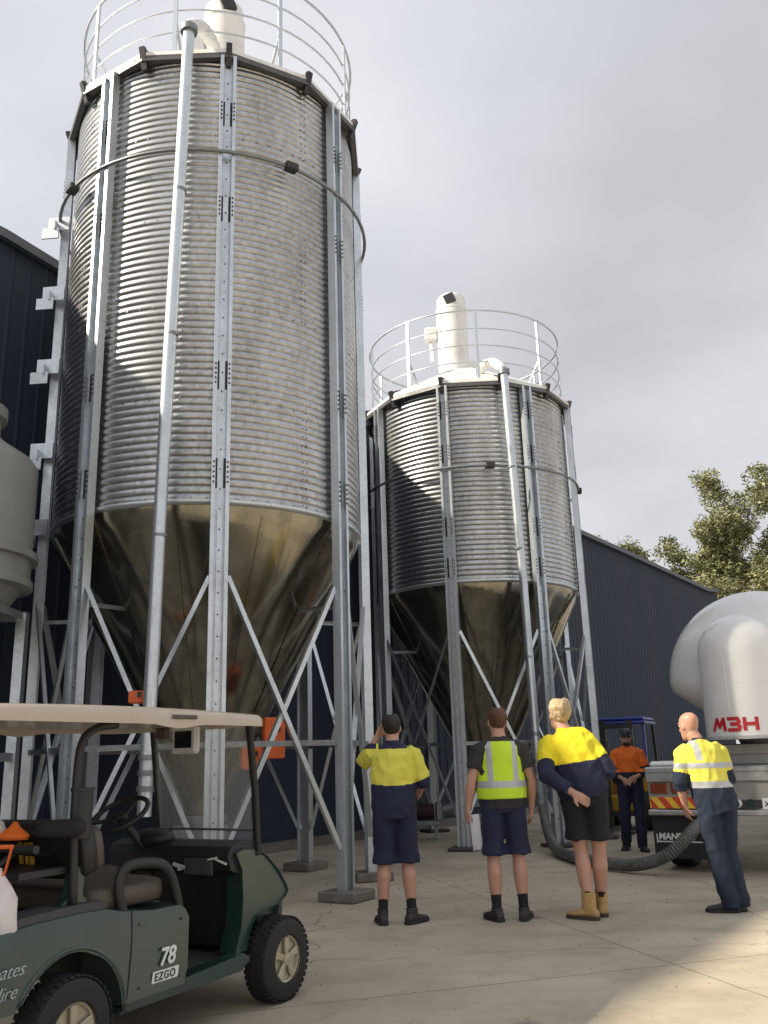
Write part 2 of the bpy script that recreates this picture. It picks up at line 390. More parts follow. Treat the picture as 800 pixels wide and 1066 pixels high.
def silo(X, Y, R, zr, ze, a0, label, fh, fo, pipe_top, pipe_bot, pipe_mid, ringz, seed):
    rnd = random.Random(seed)
    t = empty('grain_silo', (X, Y, 0), label, 'silo', 'corrugated steel grain silos')
    # corrugated barrel
    pitch = .083; nr = int((ze - zr) / pitch); pr = []
    for i in range(nr * 6 + 1):
        q_, i_ = divmod(i, 6); z = zr + (ze - zr) * (q_ + (0, .14, .32, .5, .68, .86)[i_]) / nr; pr.append((R - .008 + .017 * (0, .62, .93, 1, .93, .62)[i_], z))
    b = MB(); b.lathe(pr, 96); nwall = len(b.f); tiers = 5; th = (ze - zr) / tiers
    for k in range(tiers):
        for j in range(4):
            a = a0 + 22.5 + 90 * j + (45 if k % 2 else 0) + 8
            for n in range(int(th / .1)):
                z = zr + k * th + .05 + n * .1
                for da in (-.9, .9):
                    bolt(b, pol(R + .006, a + da, z), pol(1, a + da), .011)
        for n in range(72):
            bolt(b, pol(R + .006, n * 5., zr + k * th + .03), pol(1, n * 5.), .010)
    b.m = [0] * nwall + [1] * (len(b.f) - nwall)
    b.build('wall', [M['corr'], M['galv_dark']], t, smooth=True, angle=50, fix=False)
    # hopper cone
    b = MB(); rl = []
    for i in range(29):
        u = i / 28; r_ = (R - .03) * (1 - u) + .22 * u; z = (zr - .12) * (1 - u) + .98 * u
        rl.append([pol(r_ + min(1, u * 8, (1 - u) * 8) * (.012 * noise.noise(V((k // 8 * 3.7, u * 2.2, seed * 5))) + .010 * sin(pi * ((k % 8) / 8)) + .006 * noise.noise(V((k * .35, u * 7, seed)))), a0 + 15 + k * 3.75, z) for k in range(96)])
    rl.insert(0, [pol(R - .012, a0 + 15 + k * 3.75, zr + .02) for k in range(96)]); rl.append([pol(.22, a0 + 15 + k * 3.75, .80) for k in range(96)]); b.rings(rl, False)
    nh = len(b.f)
    for j in range(12):
        a = a0 + 15 + 30 * j; s0 = pol(R - .028, a, zr - .12); s1 = pol(.225, a, .98); n = (s1 - s0).length; out = pol(1, a, -.55).normalized()
        b.beam(s0 + out * .004, s1 + out * .004, .035, .006, out)
        for q in range(int(n / .085)):
            p = s0.lerp(s1, (q + .5) * .085 / n); sd = pol(1, a + 90)
            for e in (-.016, .016): bolt(b, p + sd * e + out * .005, out, .009)
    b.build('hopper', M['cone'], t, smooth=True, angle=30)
    b = MB(); b.lathe([(R + .012, zr + .02), (R + .026, zr + .004), (R + .02, zr - .02), (R - .02, zr - .04)], 96)
    b.build('hopper_collar', M['galv'], t, smooth=True)
    b = MB(); b.lathe([(.27, .82), (.27, .74), (.24, .74), (.24, .5), (.0, .5)], 24); b.box((0, 0, .62), (.62, .42, .2), bev=.01)
    b.build('outlet', M['galv_dark'], t)
    # eave, roof
    b = MB(); E = R + .15; n = 12; c0 = a0
    def cor(r, z, k): return pol(r, c0 + 30 * k, z)
    rh = E * .50
    rl = [[cor(.34, ze + rh, k) for k in range(n)], [cor(E, ze + .05, k) for k in range(n)], [cor(E + .01, ze - .01, k) for k in range(n)], [cor(E - .02, ze - .012, k) for k in range(n)], [cor(E - .02, ze + .03, k) for k in range(n)], [cor(.33, ze + rh - .03, k) for k in range(n)]]
    b.rings(rl, False); b.lathe([(.36, ze + rh - .03), (.36, ze + rh + .1), (.0, ze + rh + .12)], 24)
    b.build('roof', M['white'], t)
    b = MB()
    for k in range(n): b.beam(cor(E - .03, ze - .035, k), cor(E - .03, ze - .035, k + 1), .07, .085)
    b.rings([[cor(E - .05, ze - .03, k) for k in range(n)], [pol(R - .02, c0 + 30 * k, ze - .06) for k in range(n)]], False)
    b.build('eave_ring', M['eave'], t)
    for k in range(n):
        b = MB(); p = cor(E, ze, k); o = pol(1, c0 + 30 * k)
        b.beam(p - V((0, 0, .16)) - o * .07, p + V((0, 0, .10)) + o * .02, .07, .06, o); b.beam(p + V((0, 0, .07)), p + V((0, 0, .07)) - o * .22 + V((0, 0, .1)), .045, .035); b.build('eave_clip', M['dark'], t)
    # legs
    for j in range(8):
        a = a0 + 45 * j; o = pol(1, a); sd = pol(1, a + 90); b = MB(); L0 = R + .045
        z1 = ze - .05
        # zones: web set back between two folded flanges, a deeper open channel below the ring
        for s in (-1, 1):
            b.beam(o * (L0 + .05) + sd * s * .088 + V((0, 0, .03)), o * (L0 + .05) + sd * s * .088 + V((0, 0, z1)), .012, .10, o)
            b.beam(o * (L0 + .098) + sd * s * .072 + V((0, 0, .03)), o * (L0 + .098) + sd * s * .072 + V((0, 0, z1)), .036, .008, o)
        b.beam(o * (L0 + .03) + V((0, 0, .03)), o * (L0 + .03) + V((0, 0, z1)), .170, .008, o)
        b.beam(o * (L0 + .045) + V((0, 0, .03)), o * (L0 + .045) + V((0, 0, zr - .1)), .05, .03, o)
        b.box(o * (L0 + .05) + V((0, 0, .015)), (.26, .26, .03), Matrix.Rotation(radians(a), 3, 'Z'))
        nl = len(b.f); z = .4
        while z < z1 - .1:
            bolt(b, o * (L0 + .034 if z > zr else L0 + .06) + V((0, 0, z)), o, .009); z += .22
        for zs in [zr + (ze - zr) * q for q in (.03, .23, .60, .83)]:
            for s in (-1, 1):
                for q in range(5): bolt(b, o * (L0 + .102) + sd * s * .072 + V((0, 0, zs + q * .055)), o, .011)
            for s in (-1, 1):
                b.beam(o * (L0 + .035) + sd * s * .045 + V((0, 0, zs - .05)), o * (L0 + .035) + sd * s * .045 + V((0, 0, zs + .28)), .03, .006, o)
        b.m = [0] * nl + [1] * (len(b.f) - nl); b.build('leg', [M['galv'], M['dark']], t)
        # braces to the next leg
        a2 = a + 45; o2 = pol(1, a2); m_ = (o + o2).normalized()
        pA, pB = o * (R + .11) + sd * .10, o2 * (R + .11) - pol(1, a2 + 90) * .10
        hz = zr - .82
        for (p, q, dd) in ((pA, pB, .0), (pB, pA, -.035)):
            b = MB(); b.angle(p + m_ * dd + V((0, 0, hz)), q + m_ * dd + V((0, 0, .50)), .048, .005, m_); b.build('brace', M['galv'], t)
        b = MB(); b.angle(pA - m_ * .05 + V((0, 0, 1.58)), pB - m_ * .05 + V((0, 0, 1.58)), .05, .006, V((0, 0, 1))); b.build('rail', M['galv_dark'], t)
        # hopper struts under the cone
        b = MB(); b.angle(o * (R + .02) + V((0, 0, zr - 1.0)), o * (R - .55) + V((0, 0, zr - .98)), .04, .005, V((0, 0, 1))); b.build('strut', M['galv_dark'], t)
        # base block
        fb = MB(); fh_ = .10 if seed == 1 else .055; fb.box((0, 0, fh_ / 2), (.44, .42, fh_ - .004), bev=.012)
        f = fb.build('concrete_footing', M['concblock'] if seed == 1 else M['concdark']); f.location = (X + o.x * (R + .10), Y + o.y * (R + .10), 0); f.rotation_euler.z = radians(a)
        f['_leg'] = (seed, j); FOOT.append((seed, j, f))
    # ring tube
    b = MB(); b.ring(R + .165, ringz, .022, 72)
    b.build('ring_tube', M['galv_dark'], t, smooth=True)
    for aa in (a0 + 22, a0 - 62, a0 + 100):
        b = MB(); b.box(pol(R + .17, aa, ringz + .0), (.12, .16, .09), Matrix.Rotation(radians(aa), 3, 'Z'), bev=.01); b.build('ring_clamp', M['dark'], t)
    # guard rail
    g_ = MB(); rr = R + .02
    gp = empty('tmp', (0, 0, 0), 'x', 'x'); bpy.data.objects.remove(gp)
    b = MB()
    for z in (.40, .72, 1.04): b.ring(rr - .02, ze + z, .013, 64, ts=6)
    b.ring(rr, ze + 1.38, .018, 64, ts=8)
    rail = b.build('guard_rail', M['galv'], t, smooth=True)
    for k in range(9):
        aa = a0 + 20 + 40 * k; o = pol(1, aa); b = MB()
        b.beam(o * rr + V((0, 0, ze + .08)), o * rr + V((0, 0, ze + 1.39)), .05, .03, o)
        b.beam(o * (rr - .28) + V((0, 0, ze + .22)), o * rr + V((0, 0, ze + .62)), .03, .02, o)
        b.build('post', M['galv'], rail)
    # dust filter on the roof
    fx, fy = fo; zb = ze + rh * .62 + (.18 if seed == 2 else .05); b = MB()
    b.lathe([(.36, zb - .35), (.36, zb), (.30, zb + .05), (.30, zb + fh - .35), (.31, zb + fh - .34), (.31, zb + fh - .30), (.28, zb + fh - .30), (.28, zb + fh - .08), (.22, zb + fh), (0, zb + fh + .02)], 32, (fx, fy, 0))
    df = b.build('dust_filter', M['white'], t, smooth=True, angle=40)
    b = MB(); vdir = pol(1, a0 + 8); cc = V((fx, fy, zb + fh - .17)) + vdir * .285
    b.box(cc, (.05, .2, .19), Matrix.Rotation(atan2(vdir.y, vdir.x), 3, 'Z') @ Matrix.Rotation(radians(20), 3, 'X')); b.build('filter_vent', M['dark'], df)
    b = MB(); b.lathe([(.375, zb - .02), (.375, zb + .03), (.36, zb + .03)], 32, (fx, fy, 0)); b.build('flange', M['dark'], df)
    b = MB(); sdv = pol(1, a0 - 75); c2 = V((fx, fy, zb + .95)) + sdv * .42
    b.box(c2, (.24, .2, .28), Matrix.Rotation(radians(a0 - 75), 3, 'Z'), bev=.03); b.tube([c2, V((fx, fy, zb + .95))], .05, 10); b.tube([c2 + V((0, 0, .1)), c2 + V((0, 0, -.55))], .035, 10)
    b.build('blower_box', M['white'], df)
    # fill pipe
    P1, P0 = V(pipe_top) - V((X, Y, 0)), V(pipe_bot) - V((X, Y, 0)); Pm = V(pipe_mid) - V((X, Y, 0))
    o = V((P1.x, P1.y, 0)).normalized()
    b = MB(); b.tube([P0, Pm, P1], .066, 18); fp = b.build('fill_pipe', M['galv'], t, smooth=True, angle=40)
    b = MB(); b.tube([P1 - V((0, 0, .05)), P1 + V((0, 0, .03))], .10, 18); d = (P0 - Pm).normalized()
    b.build('pipe_head', M['galv_dark'], fp, smooth=True, angle=40)
    for q in (.22, .36, .5, .9): b = MB(); b.tube([P0 - d * q, P0 - d * (q + .05)], .082, 18); b.build('pipe_collar', M['galv_dark'], fp, smooth=True, angle=40)
    for q in (.3, .55, .75): b = MB(); pp = P0.lerp(P1, q); b.tube([pp, pp + V((0, 0, .03))], .072, 18); b.build('pipe_joint', M['galv_dark'], fp, smooth=True, angle=40)
    # white ribbed hose from pipe head over the roof
    e0 = P1 + V((0, 0, .03)); path = []
    inn = -o; 
    for q in range(30):
        u = q / 29; path.append(e0 + inn * (1.15 * u) + V((0, 0, .22 * sin(pi * min(1, u * 1.5)) + .32 * u)) + pol(1, a0 + 90) * (-.35 * u * (1 if seed == 2 else -1)))
    b = MB(); b.tube(path, [.075 + .012 * (i % 2) for i in range(30)], 12); b.build('roof_hose', M['hosewhite'], t, smooth=True)
    return t
FOOT = []
s1 = silo(-2.174, 10.775, 1.856, 4.034, 9.60, -76.0, 'taller nearer corrugated steel silo on lattice legs at left', 1.80, (.05, -.1), (-2.127, 8.62, 9.744), (-2.291, 8.622, .93), (-2.23, 8.62, 5.0), 8.19, 1)
s2 = silo(1.642, 16.073, 1.807, 4.117, 7.567, -107.8, 'shorter farther corrugated steel silo beside the white tanker', 1.75, (-.2, -.2), (2.112, 14.019, 7.66), (2.218, 14.046, .74), (2.19, 14.035, 4.1), 6.02, 2)
FL = {(1, 0): 'concrete footing behind the golf cart windscreen under the tall silo front leg', (1, 1): 'nearest concrete footing, under the tall silo right leg, left of the filming man',
      (1, 2): 'second nearest concrete footing, just behind the nearest one by the filming man', (1, 3): 'concrete footing of the tall silo back leg seen right of the cart front',
      (1, 4): 'far back concrete footing block of the tall silo near the navy wall', (1, 5): 'back left concrete footing block of the tall silo behind the cart', (1, 6): 'left concrete footing block of the tall silo behind the cart seat', (1, 7): 'front left concrete footing of the tall silo behind the cart steering wheel',
      (2, 0): 'low concrete footing of the short silo between the first two men', (2, 1): 'low concrete footing of the short silo behind the blond person by the hose', (2, 2): 'concrete footing under the outermost right leg of the short silo beside the man in orange',
      (2, 3): 'right rear concrete footing of the short silo near the forklift', (2, 4): 'rear concrete footing of the short silo against the wall', (2, 5): 'rear left concrete footing of the short silo against the wall',
      (2, 6): 'left concrete footing of the short silo behind the filming man', (2, 7): 'front left concrete footing of the short silo behind the filming man legs'}
for s_, j, f in FOOT:
    tag(f, FL[(s_, j)], 'footing', 'concrete footings under the silo legs'); del f['_leg']
# orange control gear on the tall silo
for (c, s, rot) in (((.94, -1.12, 1.62), (.22, .14, .42), 20), ((.72, -1.22, 1.42), (.22, .14, .22), 20), ((-.27, -2.02, 2.02), (.14, .10, .12), 0)):
    b = MB(); b.box(c, s, Matrix.Rotation(radians(rot), 3, 'Z'), bev=.012); cb = b.build('control_box', M['orange'], s1)
    b = MB(); b.box((c[0] + s[0] * .3, c[1] - s[1] * .5 - .01, c[2] + s[2] * .2), (.035, .03, .05)); b.build('switch', M['dark'], cb)
# brackets on the tall silo left leg
for z in (4.1, 5.05, 6.15, 7.15, 8.15):
    b = MB(); a = -160; o = pol(1, -95); c = pol(2.03, a, z); R_ = Matrix.Rotation(radians(-95), 3, 'Z')
    b.box(c, (.02, .28, .19), R_); b.box(c + o * .08 + pol(.06, -175) + V((0, 0, -.19)), (.02, .22, .15), R_); b.box(c + o * .06 - V((0, 0, .08)), (.13, .02, .12), R_)
    b.build('ladder_bracket', M['galv'], s1)

# discharge auger and motor below the short silo
ag = empty('auger_motor', (.55, 16.2, 0), 'dark auger gearbox and red motor standing beneath the short silo hopper', 'machine')
b = MB(); b.box((0, 0, .28), (.5, .35, .08), bev=.01); b.box((-.18, -.1, .12), (.05, .05, .24)); b.box((.18, -.1, .12), (.05, .05, .24)); b.box((-.18, .12, .12), (.05, .05, .24)); b.box((.18, .12, .12), (.05, .05, .24)); b.build('stand', M['galv_dark'], ag)
b = MB(); b.tube([(-.2, 0, .46), (.16, 0, .46)], .13, 16); 
for q in range(6): b.tube([(-.16 + q * .05, 0, .46), (-.15 + q * .05, 0, .46)], .15, 16)
b.build('motor', mat('dull_red', (.05, .022, .018), .7), ag, smooth=True, angle=30)
b = MB(); b.tube([(.2, 0, .46), (.95, -.1, .62)], .10, 14); b.box((.24, 0, .46), (.12, .3, .3), bev=.02); b.build('auger_tube', M['galv_dark'], ag, smooth=True, angle=30)

# grey vessel at the far left
vs_ = empty('grey_vessel', (-4.36, 8.6, 0), 'grey steel vessel with domed top on a stand at the left edge', 'tank')
b = MB(); b.lathe([(0, 5.02), (.46, 5.02), (.46, 4.9), (.40, 4.88), (.40, 4.72), (.50, 4.62), (.74, 4.46), (.80, 4.38), (.80, 3.48), (.86, 3.47), (.86, 3.40), (.80, 3.39), (.80, 3.2)], 48)
nb_ = b
b = MB(); b.lathe([(.80, 3.2), (.83, 3.19), (.83, 3.12), (.72, 3.1), (.55, 2.86), (.3, 2.72), (0, 2.70)], 48); b.build('hopper', M['greyves'], vs_, smooth=True, angle=25)
b = nb_
for q in range(9):
    for aa in (-62, -58): bolt(b, pol(.80, aa, 3.55 + q * .09), pol(1, aa), .016)
b.build('body', M['greyves'], vs_, smooth=True, angle=25)
for sx in (-1, 1):
    for sy in (-1, 1):
        b = MB(); b.beam((sx * .58, sy * .58, 0), (sx * .58, sy * .58, 2.95), .10, .10, (1, 0, 0)); b.box((sx * .58, sy * .58, .01), (.3, .3, .02)); b.build('leg', M['galv'], vs_)
for z in (2.9, 1.5):
    for sg in (-1, 1):
        b = MB(); b.beam((-.58, sg * .58, z), (.58, sg * .58, z), .07, .08); b.build('cross_rail', M['galv'], vs_)
        b = MB(); b.beam((sg * .58, -.58, z), (sg * .58, .58, z), .07, .08); b.build('cross_rail', M['galv'], vs_)

# spilled grain pellets and grit swept about the yard
rg = random.Random(3); b = MB()
for _ in range(900):
    if rg.random() < .55: x_, y_ = rg.gauss(1.2, 1.6), rg.gauss(11.5, 2.2)
    else: x_, y_ = rg.uniform(-3, 6), rg.uniform(4.2, 15)
    r_ = rg.choice((.003, .004, .005, .006)); b.box((x_, y_, r_ * .5), (r_ * 2.2, r_ * 1.4, r_), Matrix.Rotation(rg.uniform(0, 3), 3, 'Z'))
gr = b.build('grit', mat('grit', (.34, .29, .21), .9, 0, .4, 20)); tag(gr, 'scattered grain pellets and grit on the concrete', 'grit', None, 'stuff')

# ------------------------------------------------------------------ hose from the short silo's pipe to the tanker
path = [(2.225, 14.05, .78), (2.235, 13.9, .45), (2.24, 13.6, .2), (2.24, 13.1, .09), (2.26, 12.5, .085), (2.36, 11.9, .085), (2.55, 11.45, .085), (2.80, 11.08, .10), (3.05, 10.82, .2), (3.25, 10.72, .36), (3.42, 10.76, .5), (3.60, 10.92, .58), (3.50, 11.15, .62)]
def smooth_path(P, n):
    P = [V(p) for p in P]; out = []
    Q = [P[0] * 2 - P[1]] + P + [P[-1] * 2 - P[-2]]
    for i in range(1, len(Q) - 2):
        for k in range(n):
            t = k / n; a, b_, c, d = Q[i - 1:i + 3]
            out.append(.5 * ((2 * b_) + (c - a) * t + (2 * a - 5 * b_ + 4 * c - d) * t * t + (3 * b_ - a - 3 * c + d) * t ** 3))
    return out + [P[-1]]
pp = smooth_path(path, 16); b = MB(); b.tube(pp, [.068 + .006 * (1 if i % 2 else -1) for i in range(len(pp))], 16)
ho = b.build('delivery_hose', M['hose'], smooth=True, angle=60); tag(ho, 'thick ribbed grey hose lying on the concrete from silo pipe to tanker', 'hose')
b = MB(); b.tube([(2.222, 14.05, .95), (2.228, 14.02, .62)], .095, 16); b.tube([(2.222, 14.05, .86), (2.222, 14.045, .80)], .115, 16)
b.build('coupling', M['galv_dark'], ho, smooth=True, angle=40)

# ------------------------------------------------------------------ tanker: local x = right along the rear face, local y = forward
tk = empty('tanker_truck', (4.06, 10.50, 0), 'white bulk tanker reversed in at the right with red lettering on its rear dome', 'truck', None, radians(-33))
b = MB(); rings_ = []; n = 64
def sect(y, r, zc):
    out = []
    for k in range(n):
        a = 2 * pi * k / n; x_ = r * cos(a); z_ = r * sin(a)
        if z_ < 0:
            f = -z_ / r; x_ = r * cos(a) * max(.40, 1 - 1.35 * max(0, f - .08) * (1 if y < 3 else .35)) ; z_ *= 1.0
        out.append((x_, y, zc + z_))
    return out
R0 = 1.13; zc = 2.20
for q in range(1, 15):
    a = (pi / 2) * q / 14; rings_.append(sect(1.25 - .85 * cos(a), R0 * sin(a) ** .85, zc))
for y in (2.2, 3.4, 5, 6.6): rings_.append(sect(y, R0, zc))
for q in range(12, 0, -1):
    a = (pi / 2) * q / 14; rings_.append(sect(6.6 + .5 * cos(a), R0 * sin(a), zc))
b.rings(rings_)
for y in (1.27, 3.4, 5.0): b.rings([sect(y, R0 + .001, zc), sect(y + .01, R0 + .005, zc), sect(y + .02, R0 + .001, zc)], False)
b.build('tank', M['tank'], tk, smooth=True, angle=50)
b = MB(); b.lathe([(.48 * cos(pi / 2 * k / 12) + .001, 2.44 + .50 * sin(pi / 2 * k / 12)) for k in range(12, -1, -1)] + [(.48, 1.48)], 48, (-.06, .42, 0))
b.box((-.15, -.0525, 2.08), (.012, .006, .62))
for z in (1.50, 2.1): b.lathe([(.4805, z), (.4835, z + .006), (.4805, z + .012)], 48, (-.06, .42, 0)); b.lathe([(.49, 1.51), (.49, 1.47), (.0, 1.47)], 48, (-.06, .42, 0))
pod = b.build('discharge_pod', M['tank'], tk, smooth=True, angle=35)
# lettering curved around the pod
def on_pod(x, z, r):
    aa = radians(-90) + (x - .04) / .48; return V((-.06 + r * cos(aa), .42 + r * sin(aa), z))
def stroke(mb, pts, w, r):
    for (x0, z0), (x1, z1) in zip(pts, pts[1:]):
        dx, dz = x1 - x0, z1 - z0; L = sqrt(dx * dx + dz * dz); nx, nz = -dz / L * w / 2, dx / L * w / 2; ex, ez = dx / L * w * .3, dz / L * w * .3; n = 5; q = []
        for rr in (r - .006, r):
            for k in range(n + 1):
                u = k / n; cx, cz = x0 - ex + (dx + 2 * ex) * u, z0 - ez + (dz + 2 * ez) * u; q += [on_pod(cx + nx, cz + nz, rr), on_pod(cx - nx, cz - nz, rr)]
        m = 2 * (n + 1)
        mb.add(q, [(m + 2 * k, m + 2 * k + 1, m + 2 * k + 3, m + 2 * k + 2) for k in range(n)] + [(2 * k, 2 * k + 2, m + 2 * k + 2, m + 2 * k) for k in range(n)] + [(2 * k + 1, 2 * k + 3, m + 2 * k + 3, m + 2 * k + 1) for k in range(n)]); r += .0006
for L_, strokes in (('M', [[(-.285, 1.575), (-.225, 1.70)], [(-.225, 1.70), (-.195, 1.61)], [(-.195, 1.61), (-.135, 1.70)], [(-.135, 1.70), (-.125, 1.575)]]),
                    ('B', [[(-.075, 1.70), (.03, 1.70)], [(.03, 1.70), (.045, 1.665)], [(.045, 1.665), (.02, 1.64)], [(-.045, 1.64), (.02, 1.64)], [(.02, 1.64), (.05, 1.61)], [(.05, 1.61), (.035, 1.575)], [(-.075, 1.575), (.035, 1.575)]]),
                    ('H', [[(.105, 1.575), (.105, 1.70)], [(.235, 1.575), (.235, 1.70)], [(.105, 1.638), (.235, 1.638)]])):
    b = MB()
    for q, st in enumerate(strokes): stroke(b, st, .040, .4855 + q * .0007)
    b.build('letter', M['red'], pod)
b = MB(); b.box((0, .55, 1.30), (.95, .7, .24), bev=.02); b.box((0, .18, 1.36), (.8, .03, .1)); b.build('valve_box', M['greybox'], tk)
b = MB(); b.box((0, .45, 1.145), (2.46, .9, .07), bev=.015); b.box((0, .02, 1.06), (2.46, .03, .10), bev=.01)
for s in (-1, 1):
    b.lathe([(.55, -.30), (.55, .30)], 20, (s * .93, .95, .62), Matrix.Rotation(pi / 2, 3, 'Y'), a0=100, a1=260)
b.build('rear_shelf', M['alu'], tk)
b = MB()
for s in (-1, 1): b.box((s * .92, .35, 1.21), (.55, .55, .07), bev=.03)
b.build('wing_cover', M['tank'], tk)
b = MB(); b.box((0, .10, .91), (2.44, .12, .22), bev=.01); b.build('tail_panel', M['greybox'], tk)
b = MB(); b.box((0, .06, .665), (2.46, .14, .06), bev=.012); b.build('bumper', M['alu'], tk)
for s in (-1, 1):
    for q in range(3):
        b = MB(); b.box((s * (1.08 - q * .24), .03, .935), (.21, .03, .12), bev=.012); b.build('tail_lamp', M['amber'], tk)
    # hazard board
    cx = s * .88; b = MB(); b.box((cx, .045, .775), (.66, .012, .13)); hb = b.build('hazard_board', M['yelref'], tk); b = MB()
    for q in range(4):
        x0 = cx - .33 + .02 + q * .17; sl = .10 * (-s)
        xa, xb = x0, x0 + .085
        pts_ = [(xa, .712), (xb, .712), (min(cx + .33, max(cx - .33, xb - sl)), .838), (min(cx + .33, max(cx - .33, xa - sl)), .838)]
        b.prism(pts_, 'y', .036, .038)
    b.build('red_stripe', M['redref'], hb)
    b = MB(); b.box((s * .80, .12, .39), (.86, .02, .48), bev=.005); fl = b.build('mudflap', M['flap'], tk)
    text_mesh('MANSELL', .10, (s * .86 - .31, .106, .36), (1, 0, 0), (0, 0, 1), M['letter'], fl, bold=.004, space=1.0, shear=.15)
    b = MB(); b.box((s * .86 - .06, .107, .335), (.52, .004, .014)); b.box((s * .86 - .327, .107, .37), (.012, .004, .10)); b.build('underline', M['letter'], fl)
    for yy in (.75, 1.95):
        b = MB(); prof = [(.30, -.14), (.47, -.15), (.505, -.12), (.51, 0), (.505, .12), (.47, .15), (.30, .14)]
        b.lathe(prof, 36, (s * 1.05, yy, .51), Matrix.Rotation(pi / 2, 3, 'Y')); w = b.build('wheel', M['rubber'], tk, smooth=True, angle=35)
        b = MB(); b.lathe([(.30, -.13), (.28, -.05), (.12, -.03), (.1, -.1), (0, -.1)], 24, (s * 1.05, yy, .51), Matrix.Rotation(pi / 2 * s, 3, 'Y')); b.build('rim', M['alu'], w, smooth=True, angle=35)
b = MB(); b.box((.25, .035, .765), (.38, .01, .12), bev=.003); pl = b.build('number_plate', M['plate'], tk)
text_mesh('XQ 612U', .075, (.085, .028, .738), (1, 0, 0), (0, 0, 1), M['ink'], pl, bold=.002)
for x_, m_ in ((-.20, 'letter'), (-.06, 'ink')):
    b = MB(); b.lathe([(0, 0), (.045, 0), (.045, .012), (0, .012)], 20, (x_, .035, .77), Matrix.Rotation(pi / 2, 3, 'X')); b.build('round_badge', M[m_] if m_ == 'letter' else M['green'], tk)
b = MB()
for s in (-1, 1): b.beam((s * .42, .2, .72), (s * .42, 7.4, .72), .1, .26)
b.build('chassis', M['dark'], tk)
# catwalk rail on the tank roof
b = MB()
for s in (-1, 1):
    b.tube([(s * .45, 2.6, 3.2), (s * .45, 2.6, 3.50), (s * .45, 6.2, 3.50), (s * .45, 6.2, 3.3)], .022, 8)
for y in (3, 4, 5): b.tube([(-.45, y, 3.3), (-.45, y, 3.50)], .018, 8); b.tube([(.45, y, 3.3), (.45, y, 3.50)], .018, 8)
b.tube([(-.45, 2.6, 3.50), (.45, 2.6, 3.50)], .022, 8); b.build('roof_rail', M['alu'], tk, smooth=True, angle=40)
b = MB(); b.box((0, 8.5, 1.75), (2.4, 1.9, 2.3), bev=.12); b.box((0, 8.4, .55), (2.3, 1.6, .4)); b.build('cab', M['tank'], tk)
b = MB(); b.box((-1.205, 8.7, 2.2), (.02, .9, .7)); b.box((1.205, 8.7, 2.2), (.02, .9, .7)); b.build('cab_window', M['screen'], tk)

# ------------------------------------------------------------------ forklift behind the man in orange
fk = empty('forklift', (4.25, 17.0, 0), 'small forklift with blue canopy parked behind the man in orange shirt', 'forklift', None, radians(-25))
b = MB(); b.box((0, .3, 1.93), (.95, 1.2, .07), bev=.025); b.box((0, .3, 1.86), (1.0, 1.25, .06), bev=.02); b.build('canopy', M['blue'], fk)
for sx in (-1, 1):
    for y0, y1 in ((-.25, -.2), (.95, .8)):
        b = MB(); b.beam((sx * .45, y0, .9), (sx * .45, y1, 1.86), .05, .05); b.build('canopy_post', M['blue'] if y0 < 0 else M['dark'], fk)
b = MB(); b.box((0, .75, .72), (.9, .7, .62), bev=.08); b.box((0, .2, .45), (.86, .7, .3), bev=.04); b.build('body', M['machyel'], fk)
b = MB(); b.box((0, .45, 1.12), (.5, .14, .5), bev=.05); b.box((0, .3, .85), (.5, .5, .12), bev=.04); b.build('seat', M['black'], fk)
b = MB()
for sx in (-1, 1): b.beam((sx * .24, -.42, .05), (sx * .24, -.42, 1.9), .07, .10)
for z in (.3, 1.1, 1.8): b.beam((-.3, -.42, z), (.3, -.42, z), .05, .08)
b.build('mast', M['dark'], fk)
b = MB(); b.box((-.47, -.15, 1.45), (.12, .1, .28), bev=.02); b.build('hydraulic_box', M['machyel'], fk)
for sx in (-1, 1):
    b = MB(); b.beam((sx * .2, -.5, .07), (sx * .2, -1.3, .06), .1, .04); b.build('fork', M['dark'], fk)
    for y, r in ((-.1, .33), (.9, .26)):
        b = MB(); b.lathe([(.12, -.09), (r - .03, -.1), (r, -.07), (r, .07), (r - .03, .1), (.12, .09)], 28, (sx * .42, y, r), Matrix.Rotation(pi / 2, 3, 'Y')); w = b.build('wheel', M['rubber'], fk, smooth=True, angle=35)
        b = MB(); b.lathe([(.14, -.05), (.14, .085), (0, .085)], 18, (sx * .42, y, r), Matrix.Rotation(pi / 2 * sx, 3, 'Y')); b.build('rim', M['machyel'], w)

